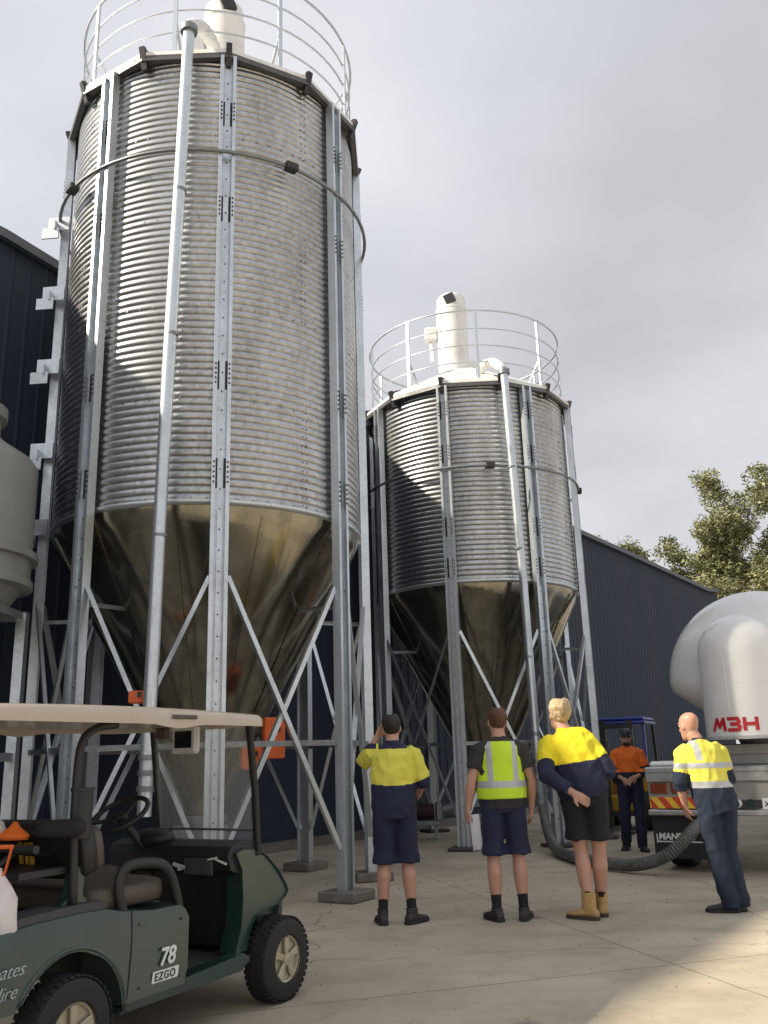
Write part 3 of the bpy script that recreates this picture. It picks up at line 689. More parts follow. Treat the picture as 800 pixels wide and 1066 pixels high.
# ------------------------------------------------------------------ golf cart. s = ahead of front axle, w = inward from the near wheel's outer face
ct = empty('golf_cart', (-.650 + UX * 0, 5.901, 0), 'dark green golf cart numbered 78 with beige roof in the foreground', 'golf cart', None, radians(60.94))
def q3(s, w, z): return V((s, w, z))
def cart_wheel(s, w0, w1, r):
    c = (w0 + w1) / 2; h = abs(w1 - w0) / 2; out = -1 if w0 < w1 else 1   # outer face at w0
    Ry = Matrix.Rotation(pi / 2 * (1 if out < 0 else -1), 3, 'X')            # local +z -> outward
    b = MB(); b.lathe([(.115, -h), (r - .045, -h), (r - .012, -h * .82), (r, -h * .5), (r + .002, 0), (r, h * .5), (r - .012, h * .82), (r - .04, h), (.135, h), (.122, h * .7)], 48, (s, c, r), Ry)
    for k in range(40):
        for e in (-.62, -.2, .25, .66):
            a = 2 * pi * (k + (.5 if e in (-.2, .66) else 0)) / 40; p = Ry @ V((cos(a) * (r + .002), sin(a) * (r + .002), e * h)) + V((s, c, r)); o = Ry @ V((cos(a), sin(a), 0))
            b.beam(p - o * .006, p + o * .0015, h * .36, .026, Ry @ V((-sin(a), cos(a), 0)))
    w = b.build('wheel', M['rubber'], ct, smooth=True, angle=30)
    b = MB(); b.lathe([(.128, h * .98), (.132, h * .86), (.118, h * .82), (.115, h * .62), (.0, h * .60)], 40, (s, c, r), Ry)
    b.lathe([(.036, h * .6), (.034, h * .95), (0, h)], 20, (s, c, r), Ry)
    for k in range(5):
        a = 2 * pi * k / 5 + .3
        for da in (-.13, .13):
            p0 = V((cos(a + da) * .03, sin(a + da) * .03, h * .80)); p1 = V((cos(a + da * .75) * .121, sin(a + da * .75) * .121, h * .80))
            b.beam(Ry @ p0 + V((s, c, r)), Ry @ p1 + V((s, c, r)), .022, h * .22, Ry @ V((0, 0, 1)), bev=.004)
    b.build('rim', M['rim'], w, smooth=True, angle=30)
for s in (0, -1.645):
    cart_wheel(s, .012, .182, .236); cart_wheel(s, 1.208, 1.038, .236)
# rear body with wheel arches: side skins + top deck
def arc(cs, cz, r, a0, a1, n): return [(cs + r * cos(radians(a0 + (a1 - a0) * k / n)), cz + r * sin(radians(a0 + (a1 - a0) * k / n))) for k in range(n + 1)]
side = [(-2.24, .40), (-2.26, .56), (-2.20, .66), (-2.02, .71), (-1.86, .725)] + [(-1.6, .735), (-1.42, .73), (-1.30, .70), (-1.1, .675), (-.90, .67), (-.86, .645), (-.84, .60), (-.855, .36), (-.88, .28), (-1.26, .27)] + arc(-1.645, .25, .325, 4, 150, 16) + [(-1.98, .38)]
def skin(poly, w0, w1, tp):
    """a side skin: outline extruded, with the upper edge tucked inward"""
    n = len(poly); rl = []
    for (w, ins) in ((w0 + .03, 0.0), (w0, .012), (w0, .03), (w1, .03)):
        cx = sum(p[0] for p in poly) / n; cz = sum(p[1] for p in poly) / n; ring = []
        for a, z in poly:
            dx, dz = a - cx, z - cz; L = sqrt(dx * dx + dz * dz) or 1
            f = 1 - ins / L * (1 if ins and w == w0 else 0)
            ring.append(V((cx + dx * f, w + tp * max(0, z - .45) ** 2, cz + dz * f)))
        rl.append(ring)
    rl[3] = [V((v.x, w1, v.z)) for v in rl[0]]
    return rl
b = MB(); rl = skin(side, .045, .30, .5); b.rings([rl[0], rl[3]][0:0] or [rl[3], rl[0], rl[1]]);
body = b.build('rear_body', M['green'], ct, smooth=True, angle=28)
b = MB(); rl = skin(side, .045, .30, .5); rl2 = [[V((v.x, 1.22 - v.y, v.z)) for v in r] for r in (rl[3], rl[0], rl[1])]; b.rings(rl2)
b.build('side_panel', M['green'], body, smooth=True, angle=28)
for s_a in (-1.30,):
    b = MB(); b.tube([(s_a + .10 * (z - .3), .0445 + .5 * max(0, z - .45) ** 2, z) for z in (.30, .40, .50, .58, .64, .69)], .0028, 6); b.build('panel_gap', M['black'], body)
b = MB()
for ss, zz in ((-1.22, .33), (-.93, .33), (-1.22, .62), (-.91, .60), (-2.08, .42)): b.ball((ss, .0445 + .5 * max(0, zz - .45) ** 2, zz), (.008, .004, .008), 8)
b.build('screw', M['black'], body)
# arch lip
b = MB(); b.tube([(p[0], .052 + .5 * max(0, p[1] - .45) ** 2, p[1]) for p in arc(-1.645, .25, .333, 0, 152, 20)], .012, 8); b.build('arch_lip', M['green'], body, smooth=True)
# deck between the skins, seat base
b = MB(); b.box((-1.40, .61, .55), (1.14, .66, .24), bev=.01); b.box((-1.93, .61, .48), (.5, .66, .10)); b.box((-2.22, .61, .52), (.06, .9, .26), bev=.02); b.box((-.845, .61, .46), (.05, .72, .40), bev=.01)
b.build('seat_base', M['black'], ct)
b = MB(); top_ = [(-2.10, .728), (-1.90, .752), (-1.60, .764), (-1.44, .758), (-1.40, .735), (-1.42, .722), (-1.9, .71), (-2.1, .68)]
b.prism(top_, 'y', .095, .27); b.prism(top_, 'y', .95, 1.13); b.build('fender_mat', M['charcoal'], ct)
# seat cushion and back
def pillow(mb, c, sz, R=None, e=.35):
    sx, sy, sz_ = [d / 2 for d in sz]; n1, n2 = 12, 24; rl = []
    for i in range(1, n1):
        ph = -pi / 2 + pi * i / n1; ring = []
        for k in range(n2):
            th = 2 * pi * k / n2
            def pw(x): return math.copysign(abs(x) ** e, x)
            v = V((sx * pw(cos(ph)) * pw(cos(th)), sy * pw(cos(ph)) * pw(sin(th)), sz_ * pw(sin(ph))))
            ring.append((R @ v if R is not None else v) + V(c))
        rl.append(ring)
    mb.rings(rl); return mb
b = MB(); pillow(b, (-1.20, .61, .755), (.58, .98, .13)); b.build('seat', M['tan'], ct, smooth=True, angle=60)
Rb = Matrix.Rotation(radians(-12), 3, 'Y')
b = MB(); pillow(b, (-1.455, .61, 1.0), (.09, 1.0, .24), Rb); sb = b.build('backrest', M['tan'], ct, smooth=True, angle=60)
b = MB(); pillow(b, (-1.525, .61, 1.0), (.11, 1.03, .27), Rb, .3); b.build('back_shell', M['black'], sb, smooth=True, angle=60)
for w in (.13, 1.09):
    b = MB(); b.prism([(-1.70, .735), (-1.48, .735), (-1.535, .80), (-1.53, .93), (-1.60, .93), (-1.62, .80)], 'y', w, w + .05); b.build('back_bracket', M['green'], ct)
# bag rack and straps behind the back
b = MB()
for w in (.3, .62, .94): b.tube([(-1.60, w, .98), (-1.80, w, 1.02), (-1.92, w, .95), (-1.95, w, .72)], .016, 8)
b.tube([(-1.82, .14, 1.03), (-1.82, 1.1, 1.03)], .02, 8); b.tube([(-1.64, .14, 1.08), (-1.64, 1.1, 1.08)], .02, 8); b.box((-1.75, .61, .92), (.30, .92, .03)); b.build('bag_rack', M['black'], ct, smooth=True, angle=40)
for w in (.42, .455, .50):
    b = MB(); b.box((-1.605, w, .965), (.012, .018, .15), Rb); b.build('strap', M['machyel'], ct)
# hip restraint loop
for w in (.10, 1.12):
    b = MB(); lp = [(-1.30, w, .70), (-1.33, w, .80), (-1.31, w, .88), (-1.22, w, .905), (-1.04, w, .885), (-.955, w, .82), (-.90, w, .70), (-.885, w, .615), (-.95, w, .595), (-1.15, w, .61), (-1.26, w, .635)]
    P = smooth_path(lp + [lp[0]], 4)[:-1]; b.tube(P, [(.028, .021)] * len(P), 10, False, 0, True, (0, 1, 0)); b.build('hip_restraint', M['black'], ct, smooth=True)
# floor, sills
b = MB(); b.box((-.45, .61, .27), (.84, .98, .05), bev=.01); b.prism([(-.02, .28), (.10, .42), (.12, .60), (.09, .60), (.07, .44), (-.06, .30)], 'y', .14, 1.08); b.build('floor', M['charcoal'], ct)
b = MB(); sl = [(-1.34, .24), (-.40, .245), (-.33, .30), (-.38, .335), (-.82, .31), (-1.28, .29)]
b.prism(sl, 'y', .05, .15); b.prism(sl, 'y', 1.07, 1.17); b.build('sill', M['green'], ct)
# front cowl: side cheeks then nose
cheek = [(-.40, .33), (-.345, .46), (-.33, .62), (-.345, .78), (-.40, .87), (-.33, .895), (-.22, .885), (-.10, .83), (.02, .74), (.12, .645), (.155, .60), (.12, .57), (.02, .535), (-.10, .53), (-.20, .50), (-.26, .43), (-.29, .33)]
b = MB(); rl = []
n = len(cheek)
for w, sc in ((.115, .97), (.10, 1.0), (.10, 1.0), (.22, 1.0)): rl.append([V((-.15 + (a + .15) * sc, w + max(0, a) * .12, .6 + (z - .6) * sc)) for a, z in cheek])
b.rings([rl[0], rl[1], rl[3]]); b.build('cowl_cheek', M['green'], ct, smooth=True, angle=30)
b = MB(); b.rings([[V((v.x, 1.22 - v.y, v.z)) for v in r] for r in (rl[0], rl[1], rl[3])]); b.build('cowl_cheek', M['green'], ct, smooth=True, angle=30)
b = MB(); nose = [(.48, .36), (.50, .46), (.47, .56), (.36, .66), (.20, .76), (.02, .85), (-.16, .905), (-.22, .90), (-.20, .80), (-.12, .62), (-.10, .36)]
def widen(poly, ws):
    return [[V((-.22 + (a + .22) * f if a > -.05 else a, w, z)) for a, z in poly] for w, f in ws]
b.rings(widen(nose, ((.165, .42), (.18, .48), (.25, .68), (.35, .84), (.47, .95), (.61, 1.0), (.75, .95), (.87, .84), (.97, .68), (1.04, .48), (1.055, .42)))); nc = b.build('nose', M['green'], ct, smooth=True, angle=30)
for w in (.30, .92):
    b = MB(); b.ball((.28, .40 if w < .5 else .82, .55), (.03, .07, .045), 14); b.build('headlight', M['plate'], nc, smooth=True)
# dash
b = MB(); da = [(-.42, .78), (-.45, .86), (-.42, .91), (-.33, .935), (-.16, .925), (-.14, .80), (-.22, .62), (-.30, .60), (-.32, .74)]
b.prism(da, 'y', .125, 1.095); b.box((-.27, .61, .50), (.05, .94, .34), bev=.01); dsh = b.build('dashboard', M['black'], ct)
b = MB(); b.ball((-.36, .80, .945), (.11, .16, .06), 16); b.build('binnacle', M['black'], dsh, smooth=True)
b = MB(); b.box((-.435, .36, .80), (.02, .22, .10), bev=.005); b.build('glovebox', M['charcoal'], dsh)
b = MB(); b.box((-.425, .20, .835), (.04, .12, .012), Matrix.Rotation(.3, 3, 'X')); b.box((-.43, .24, .845), (.05, .07, .01), Matrix.Rotation(-.2, 3, 'X')); b.build('papers', M['letter'], dsh)
b = MB(); b.box((-.452, .50, .80), (.006, .09, .02), Matrix.Rotation(.2, 3, 'X')); b.box((-.452, .48, .785), (.006, .05, .02), Matrix.Rotation(-.3, 3, 'X')); b.build('sticker', M['letter'], dsh)
# steering
cw = V((-.63, .83, 1.10)); ax = V((-.52, 0, .86)).normalized(); u1 = V((0, 1, 0)); u2 = ax.cross(u1)
b = MB(); b.tube([cw + (u1 * cos(2 * pi * k / 40) + u2 * sin(2 * pi * k / 40)) * .18 for k in range(40)], .015, 10, False, 0, True, tuple(ax)); 
for a in (.5, 2.64, 4.71): b.beam(cw - ax * .03, cw + (u1 * cos(a) + u2 * sin(a)) * .175, .03, .012, ax)
b.ball(cw - ax * .02, (.05, .05, .035), 12); b.build('steering_wheel', M['black'], ct, smooth=True, angle=50)
b = MB(); b.tube([cw - ax * .02, (-.38, .83, .86), (-.2, .83, .6)], .028, 12); b.build('steering_column', M['black'], ct, smooth=True)
for w in (.74, .90):
    b = MB(); b.box((-.30, w, .36), (.03, .08, .10), Matrix.Rotation(radians(-40), 3, 'Y'), bev=.006); b.build('pedal', M['dark'], ct)
# posts
for w, so_ in ((.12, .03), (.96, .07)):
    b = MB(); b.tube([(-.20 + so_, w, .84), (-.23 + so_, w, 1.2), (-.30 + so_, w, 1.63)], [(.018, .026)] * 3, 10, hint=(0, 1, 0)); b.build('front_post', M['black'], ct, smooth=True, angle=40)
    w = 1.08 if w > .5 else w
    b = MB(); b.tube(smooth_path([(-1.60, w, .74), (-1.62, w, 1.1), (-1.62, w, 1.40), (-1.59, w, 1.53), (-1.50, w, 1.585), (-1.38, w, 1.60)], 4), .021, 10); b.build('rear_post', M['black'], ct, smooth=True)
b = MB(); b.tube([(-1.585, .12, 1.06), (-1.58, .12, 1.28)], .052, 20); b.tube([(-1.58, .12, 1.28), (-1.58, .12, 1.295)], .058, 20); b.build('cup_tube', M['black'], ct, smooth=True, angle=40)
# windscreen with its mid rail
b = MB(); b.add([(-.165, .13, .90), (-.14, .95, .90), (-.235, .95, 1.61), (-.26, .13, 1.61)], [(0, 1, 2, 3)]); 
b.add([(-.160, .13, .90), (-.135, .95, .90), (-.230, .95, 1.61), (-.255, .13, 1.61)], [(0, 1, 2, 3)]); ws = b.build('windscreen', M['glass'], ct)
b = MB(); b.beam((-.178, .13, .985), (-.155, .95, .985), .012, .014); b.build('screen_rail', M['galv_dark'], ws)
# roof: soft-edged shell with a raised channel and a grip recess
b = MB(); n1, n2 = 40, 26; V0 = []; s0_, s1_, wA, wB = -2.42, -.25, -.03, 1.25
def roof_z(a, c, top):
    ea = min(a, 1 - a) * (s1_ - s0_); ec = min(c, 1 - c) * (wB - wA); e = min(ea, ec)
    z = 1.625 + .045 * min(1, e / .05) ** .5 + .012 * min(1, e / .4)
    if .10 < ec < .17: z -= .012
    z += .018 * sin(pi * a)
    if not top: z = 1.60 + .028 * sin(pi * a) * 0 + .02 * min(1, e / .05)
    return z
for top in (True, False):
    base = len(b.v); vs = []
    for i in range(n1 + 1):
        for k in range(n2 + 1):
            def ease(t): return .5 - .5 * cos(pi * t) if True else t
            a, c = ease(i / n1), ease(k / n2)
            s_ = s0_ + (s1_ - s0_) * a; w_ = wA + (wB - wA) * c
            # round the plan corners, small waist at the grip
            dx = max(0, abs(a - .5) * 2 - .92) / .08; dy = max(0, abs(c - .5) * 2 - .86) / .14
            w_ = .61 + (w_ - .61) * (1 - .06 * dx ** 2); s_ = (s0_ + s1_) / 2 + (s_ - (s0_ + s1_) / 2) * (1 - .025 * dy ** 2)
            zz = roof_z(a, c, top)
            if s_ > -1.3 and s_ < -.85 and (c < .02 or c > .98): zz -= .022 * (.5 - .5 * cos(2 * pi * (s_ + 1.3) / .45))
            vs.append((s_, w_, zz))
    fs = [(i * (n2 + 1) + k, i * (n2 + 1) + k + 1, (i + 1) * (n2 + 1) + k + 1, (i + 1) * (n2 + 1) + k) for i in range(n1) for k in range(n2)]
    b.add(vs, fs if top else [tuple(reversed(f)) for f in fs])
N_ = (n1 + 1) * (n2 + 1); edge = [k for k in range(n2 + 1)] + [i * (n2 + 1) + n2 for i in range(1, n1 + 1)] + [n1 * (n2 + 1) + k for k in range(n2 - 1, -1, -1)] + [i * (n2 + 1) for i in range(n1 - 1, 0, -1)]
for a, c in zip(edge, edge[1:] + edge[:1]): b.f.append((a, c, c + N_, a + N_)); b.m.append(0)
roof = b.build('roof', M['beige'], ct, smooth=True, angle=50)
b = MB(); b.box((-1.03, -.034, 1.640), (.20, .010, .022), bev=.004); b.build('grip_recess', M['tan'], roof)
# hanging screen
b = MB(); b.box((-.53, .40, 1.535), (.05, .20, .17), Matrix.Rotation(radians(0), 3, 'Z'), bev=.015); b.box((-.53, .40, 1.61), (.04, .10, .05)); gs = b.build('hanging_monitor', M['plate'], ct)
b = MB(); b.box((-.558, .40, 1.535), (.006, .13, .10)); b.build('screen', M['screen'], gs)
b = MB(); b.box((-.50, .62, 1.58), (.05, .09, .07), bev=.01); b.build('mirror_box', M['tan'], ct)
# lettering
def cart_text(t_, sz, s, w, z, m_, **k): return text_mesh(t_, sz, (s, w, z), (1, 0, 0), (0, 0, 1), m_, body, **k)
cart_text('78', .115, -1.085, .0405, .405, M['letter'], bold=.0022, shear=.18)
b = MB(); b.prism([(-1.135, .330), (-.945, .330), (-.935, .383), (-1.125, .383)], 'y', .0425, .0445); b.build('label_plate', M['letter'], body)
cart_text('EZGO', .052, -1.118, .0415, .339, M['green'], bold=.001, shear=.1, space=1.15)
cart_text('Coates', .078, -2.15, .0405, .535, M['scrawl'], bold=-.0012, shear=.45)
cart_text('Hire', .078, -2.10, .0405, .450, M['scrawl'], bold=-.0012, shear=.45)

# things carried on the cart
def on_cart(s, w, z): 
    a = radians(60.94); return (-.650 + s * cos(a) - w * sin(a), 5.901 + s * sin(a) + w * cos(a), z)
# plastic bag
b = MB(); rl = []
prof = [(-.0, .02), (.02, .075), (.08, .105), (.16, .11), (.24, .095), (.31, .06), (.36, .03), (.40, .014)]
for h, r in prof:
    rl.append([V((r * (1 + .16 * noise.noise(V((cos(a) * 2, sin(a) * 2, h * 9)))) * cos(a) * 1.1, r * (1 + .16 * noise.noise(V((cos(a) * 2 + 5, sin(a) * 2, h * 9)))) * sin(a) * .8, h - .40)) for a in [2 * pi * k / 36 for k in range(36)]])
b.rings(rl); bg = b.build('plastic_bag', M['bagp'], smooth=True); bg.scale = (.8, .8, .8); bg.location = on_cart(-2.0, .16, .97); tag(bg, 'knotted white plastic bag with something red inside hanging at the cart rear', 'bag')
b = MB()
for dx in (-.035, .04): b.tube(smooth_path([(dx * 1.6, 0, .11), (dx, .0, .0), (dx * .4, 0, -.08)], 4), [(.017, .004)] * 9, 8, hint=(1, 0, 0))
b.tube([(-.06, 0, .11), (.07, 0, .11)], .012, 8)
hk = b.build('bag_tie', M['orange'], bg)
# cap, orange cloth and a coiled yellow rope on the rack behind the seat
b = MB(); b.lathe([(.095, 0), (.094, .035), (.08, .07), (.05, .09), (0, .098)], 28); b.prism([(.09 * cos(a), .17 * sin(a)) if sin(a) > 0 else (.09 * cos(a), 0) for a in [pi * k / 14 for k in range(15)]], 'z', -.002, .006)
cp = b.build('cap', M['letter'], smooth=True, angle=40); cp.location = on_cart(-1.78, .56, 1.075); cp.rotation_euler.z = 2.2; tag(cp, 'white cap lying on the rack behind the cart seat', 'cap')
b = MB(); b.rings([[V((r * cos(a) * (1 + .3 * noise.noise(V((a, z * 20, 1)))), .7 * r * sin(a), z)) for a in [2 * pi * k / 20 for k in range(20)]] for z, r in ((0, .07), (.02, .075), (.04, .05), (.06, .025), (.085, .008))])
oc = b.build('orange_cloth', M['orangecl'], smooth=True); oc.location = on_cart(-1.72, .42, 1.06); tag(oc, 'crumpled bright orange cloth on the rack behind the cart seat', 'cloth')
b = MB()
for k in range(3): b.ring(.07 - .008 * k, .012 + .016 * k, .010, 28)
rp = b.build('rope_coil', M['machyel'], smooth=True); rp.location = on_cart(-1.82, .86, 1.055); tag(rp, 'coiled yellow rope on the cart rack left of the white cap', 'rope')
b = MB(); pillow(b, (0, 0, .04), (.22, .16, .08), None, .6); hb_ = b.build('handbag', M['blackcl'], smooth=True); hb_.location = on_cart(-1.70, .12, 1.075); tag(hb_, 'small black pouch on the near end of the cart rack', 'pouch')

# ------------------------------------------------------------------ people
def voxel(mb, vox, smooth=6, name='m'):
    """fuse overlapping closed lofts into one continuous skin"""
    o = bpy.data.objects.new('v', mb.mesh()); COL.objects.link(o)
    r = o.modifiers.new('r', 'REMESH'); r.mode = 'VOXEL'; r.voxel_size = vox
    s = o.modifiers.new('s', 'SMOOTH'); s.iterations = smooth; s.factor = .5
    bpy.context.view_layer.update()
    me = bpy.data.meshes.new_from_object(o.evaluated_get(bpy.context.evaluated_depsgraph_get()))
    old = o.data; bpy.data.objects.remove(o); bpy.data.meshes.remove(old); return me
def obj_from(me, name, mats, parent, matf=None, disp=None):
    me.name = name
    if disp:
        ns = [v.normal.copy() for v in me.vertices]
        for v, nn in zip(me.vertices, ns): v.co += nn * disp(v.co)
    me.materials.clear()
    for m in (mats if isinstance(mats, (list, tuple)) else [mats]): me.materials.append(m)
    if matf: me.polygons.foreach_set('material_index', [matf(p.center, p.normal) for p in me.polygons])
    me.polygons.foreach_set('use_smooth', [True] * len(me.polygons)); me.update()
    o = bpy.data.objects.new(name, me); COL.objects.link(o); o.parent = parent; return o
def folds(amp, seed, zs=1.0, f=7.):
    def d(p):
        q = V((p.x * f, p.y * f, p.z * f * zs)) + V((seed * 3.1, seed * 1.7, 0))
        a = 1 - abs(noise.noise(q)) * 2.2; b_ = noise.noise(q * 2.3)
        return amp * (a * .8 + b_ * .5 - .35)
    return d
def loft(mb, pts, rad, lat, n=20, cap=True):
    """elliptical rings; rad=(side,front); lat=side vector (one or per ring)"""
    pts = [V(p) for p in pts]; rl = []
    for i, p in enumerate(pts):
        t = (pts[min(i + 1, len(pts) - 1)] - pts[max(0, i - 1)]).normalized(); l = V(lat[i] if isinstance(lat, list) else lat); l = (l - t * l.dot(t)).normalized(); f = t.cross(l)
        a_, b_ = rad[i] if isinstance(rad[i], (tuple, list)) else (rad[i], rad[i])
        rl.append([p + l * cos(2 * pi * k / n) * a_ + f * sin(2 * pi * k / n) * b_ for k in range(n)])
    mb.rings(rl, cap)
def lerp(a, b, t): return V(a) * (1 - t) + V(b) * t

HEADP = [(-.118, .026, .030, .050), (-.105, .045, .048, .040), (-.08, .056, .064, .026), (-.05, .064, .078, .014), (-.015, .070, .088, .004), (.03, .075, .096, -.004), (.065, .073, .094, -.008), (.095, .058, .076, -.010), (.114, .034, .046, -.010), (.121, .012, .016, -.010)]
def person(label, loc, yaw, H, P, O):
    k = H / 1.78
    t = empty('person', (loc[0], loc[1], 0), label, 'person', None, yaw)
    J = dict(pel=(0, 0, .97), wai=(0, .0, 1.10), che=(0, .0, 1.31), nek=(0, -.01, 1.50), hea=(0, .02, 1.655), sy=0., hy=0.,
             sL=(-.178, -.01, 1.405), sR=(.178, -.01, 1.405), eL=(-.255, -.03, 1.14), eR=(.255, -.03, 1.14), wL=(-.27, .04, .89), wR=(.27, .04, .89),
             hL=(-.095, 0, .93), hR=(.095, 0, .93), kL=(-.115, .02, .50), kR=(.115, .02, .50), aL=(-.12, -.02, .085), aR=(.12, -.02, .085), tL=(-.3, 1), tR=(.3, 1), hp=0., hr=0., hyw=0.,
             curlL=.6, curlR=.6, nL=(.9, .2, 0), nR=(-.9, .2, 0), bulk=1.)
    J.update(P)
    S = lambda v: V(v) * k
    for q in ('pel', 'wai', 'che', 'nek', 'hea', 'sL', 'sR', 'eL', 'eR', 'wL', 'wR', 'hL', 'hR', 'kL', 'kR', 'aL', 'aR'): J[q] = S(J[q])
    bk = J['bulk']
    latS = V((cos(J['sy']), sin(J['sy']), 0)); latH = V((cos(J['hy']), sin(J['hy']), 0))
    # ---- body
    b = MB(); s = k
    def leg(b, h, kn, an, gr=1., top=.0):
        h, kn, an = V(h), V(kn), V(an); cal = lerp(kn, an, .28) + V((0, -.012, 0)); 
        loft(b, [h + V((0, 0, .04)), lerp(h, kn, .25), lerp(h, kn, .6), lerp(h, kn, .9), kn, lerp(kn, an, .12), cal, lerp(kn, an, .55), lerp(kn, an, .8), an + V((0, 0, .0)), an - V((0, 0, .04))],
             [(.090 * s, .094 * s), (.088 * s, .090 * s), (.074 * s, .078 * s), (.060 * s, .063 * s), (.056 * s, .060 * s), (.058 * s, .064 * s), (.063 * s, .072 * s), (.054 * s, .061 * s), (.040 * s, .045 * s), (.034 * s, .042 * s), (.034 * s, .045 * s)], latH, 18)
    leg(b, J['hL'], J['kL'], J['aL']); leg(b, J['hR'], J['kR'], J['aR'])
    tor = [J['pel'] - V((0, 0, .07 * s)), J['pel'], J['wai'], lerp(J['wai'], J['che'], .5), J['che'], lerp(J['che'], J['nek'], .55), lerp(J['che'], J['nek'], .86), J['nek']]
    tr = [(.13, .10), (.165, .115), (.150 * bk, .105 * bk), (.160 * bk, .112 * bk), (.172, .115), (.172, .10), (.11, .075), (.062, .06)]
    lats = [latH, latH, lerp(latH, latS, .3), lerp(latH, latS, .6), latS, latS, latS, latS]
    loft(b, tor, [(a * s, c * s) for a, c in tr], lats, 24)
    # head
    hm = Matrix.Translation(J['hea']) @ Matrix.Rotation(J['sy'] + J['hyw'], 4, 'Z') @ Matrix.Rotation(J['hp'], 4, 'X') @ Matrix.Rotation(J['hr'], 4, 'Y') @ Matrix.Scale(s * 1.04, 4)
    hm = Matrix.Translation((0, 0, -.022 * s)) @ hm
    skull = hm @ V((0, -.012, -.06)); loft(b, [J['nek'] - V((0, 0, .05 * s)), J['nek'], lerp(J['nek'], skull, .5), skull], [.074 * s, .066 * s, .061 * s, .060 * s], latS, 16)
    b.rings([[hm @ V((cos(2 * pi * q / 24) * rx, yo + sin(2 * pi * q / 24) * ry * (1 if sin(2 * pi * q / 24) > 0 else 1), z)) for q in range(24)] for z, rx, ry, yo in HEADP])
    bb = MB(); 
    nb = MB(); nb.tube([(0, .088, .022), (0, .103, -.005), (0, .112, -.022), (0, .095, -.034)], [.009, .012, .017, .012], 10); nb.ball((-.076, -.002, -.008), (.010, .019, .031), 10); nb.ball((.076, -.002, -.008), (.010, .019, .031), 10)
    nb.ball((0, .084, -.062), (.026, .012, .006), 10); nb.ball((0, .083, -.074), (.022, .012, .007), 10); nb.ball((-.030, .084, .036), (.022, .010, .006), 8); nb.ball((.030, .084, .036), (.022, .010, .006), 8)
    b.add([hm @ V(v) for v in nb.v], nb.f)
    # arms and hands
    def arm(b, sh, el, wr, n_, curl, sd):
        sh, el, wr = V(sh), V(el), V(wr)
        loft(b, [lerp(sh, el, -.12), sh, lerp(sh, el, .3), lerp(sh, el, .7), el, lerp(el, wr, .18), lerp(el, wr, .45), lerp(el, wr, .8), wr], [(.032 * s, .032 * s), (.050 * s, .050 * s), (.052 * s, .053 * s), (.046 * s, .048 * s), (.041 * s, .041 * s), (.046 * s, .044 * s), (.041 * s, .040 * s), (.030 * s, .028 * s), (.030 * s, .022 * s)], latS, 16)
        d = (wr - el).normalized(); n_ = V(n_); n_ = (n_ - d * n_.dot(d)).normalized(); sdv = d.cross(n_) * sd    # n_: palm normal; sdv: towards the thumb
        hw = wr + d * .0
        loft(b, [hw - d * .02 * s, hw + d * .02 * s, hw + d * .055 * s, hw + d * .09 * s, hw + d * .098 * s], [(.028 * s, .019 * s), (.034 * s, .018 * s), (.042 * s, .017 * s), (.041 * s, .014 * s), (.036 * s, .010 * s)], sdv, 14)
        for i, (off, L) in enumerate(((.030, .072), (.010, .080), (-.011, .074), (-.031, .058))):
            p = hw + (d * .085 + sdv * off) * s; ang = curl * (.35 + .08 * i); pts = [p]; dd = d.copy()
            for sl_, ca in ((.45, ang), (.30, ang * 1.3), (.25, ang * .9)):
                dd = (dd * cos(ca) + n_ * sin(ca)).normalized() if True else dd; pts.append(pts[-1] + dd * L * sl_ * s)
                n_2 = n_
            b.tube(pts, [.0098 * s, .0092 * s, .0082 * s, .0066 * s], 10)
        tp = hw + (d * .028 + sdv * .028) * s; td = (d * .62 + sdv * .7 + n_ * .25).normalized(); p2 = tp + td * .036 * s; td2 = (d * .85 + sdv * .3 + n_ * .4).normalized()
        b.tube([tp - td * .01 * s, p2, p2 + td2 * .026 * s, p2 + td2 * .044 * s], [.014 * s, .0115 * s, .0105 * s, .0075 * s], 10)
        return hw + d * .10 * s + n_ * .03 * s
    gL = arm(b, J['sL'], J['eL'], J['wL'], J['nL'], J['curlL'], 1); gR = arm(b, J['sR'], J['eR'], J['wR'], J['nR'], J['curlR'], -1)
    me = voxel(b, .0068, 3); me.transform(Matrix.Identity(4))
    body = obj_from(me, 'body', M['skin'], t)
    # eyes
    b = MB()
    for sx in (-1, 1): b.ball(hm @ V((sx * .031, .079, .014)), .0115 * s, 10)
    b.build('eyes', M['eye'], body, smooth=True)
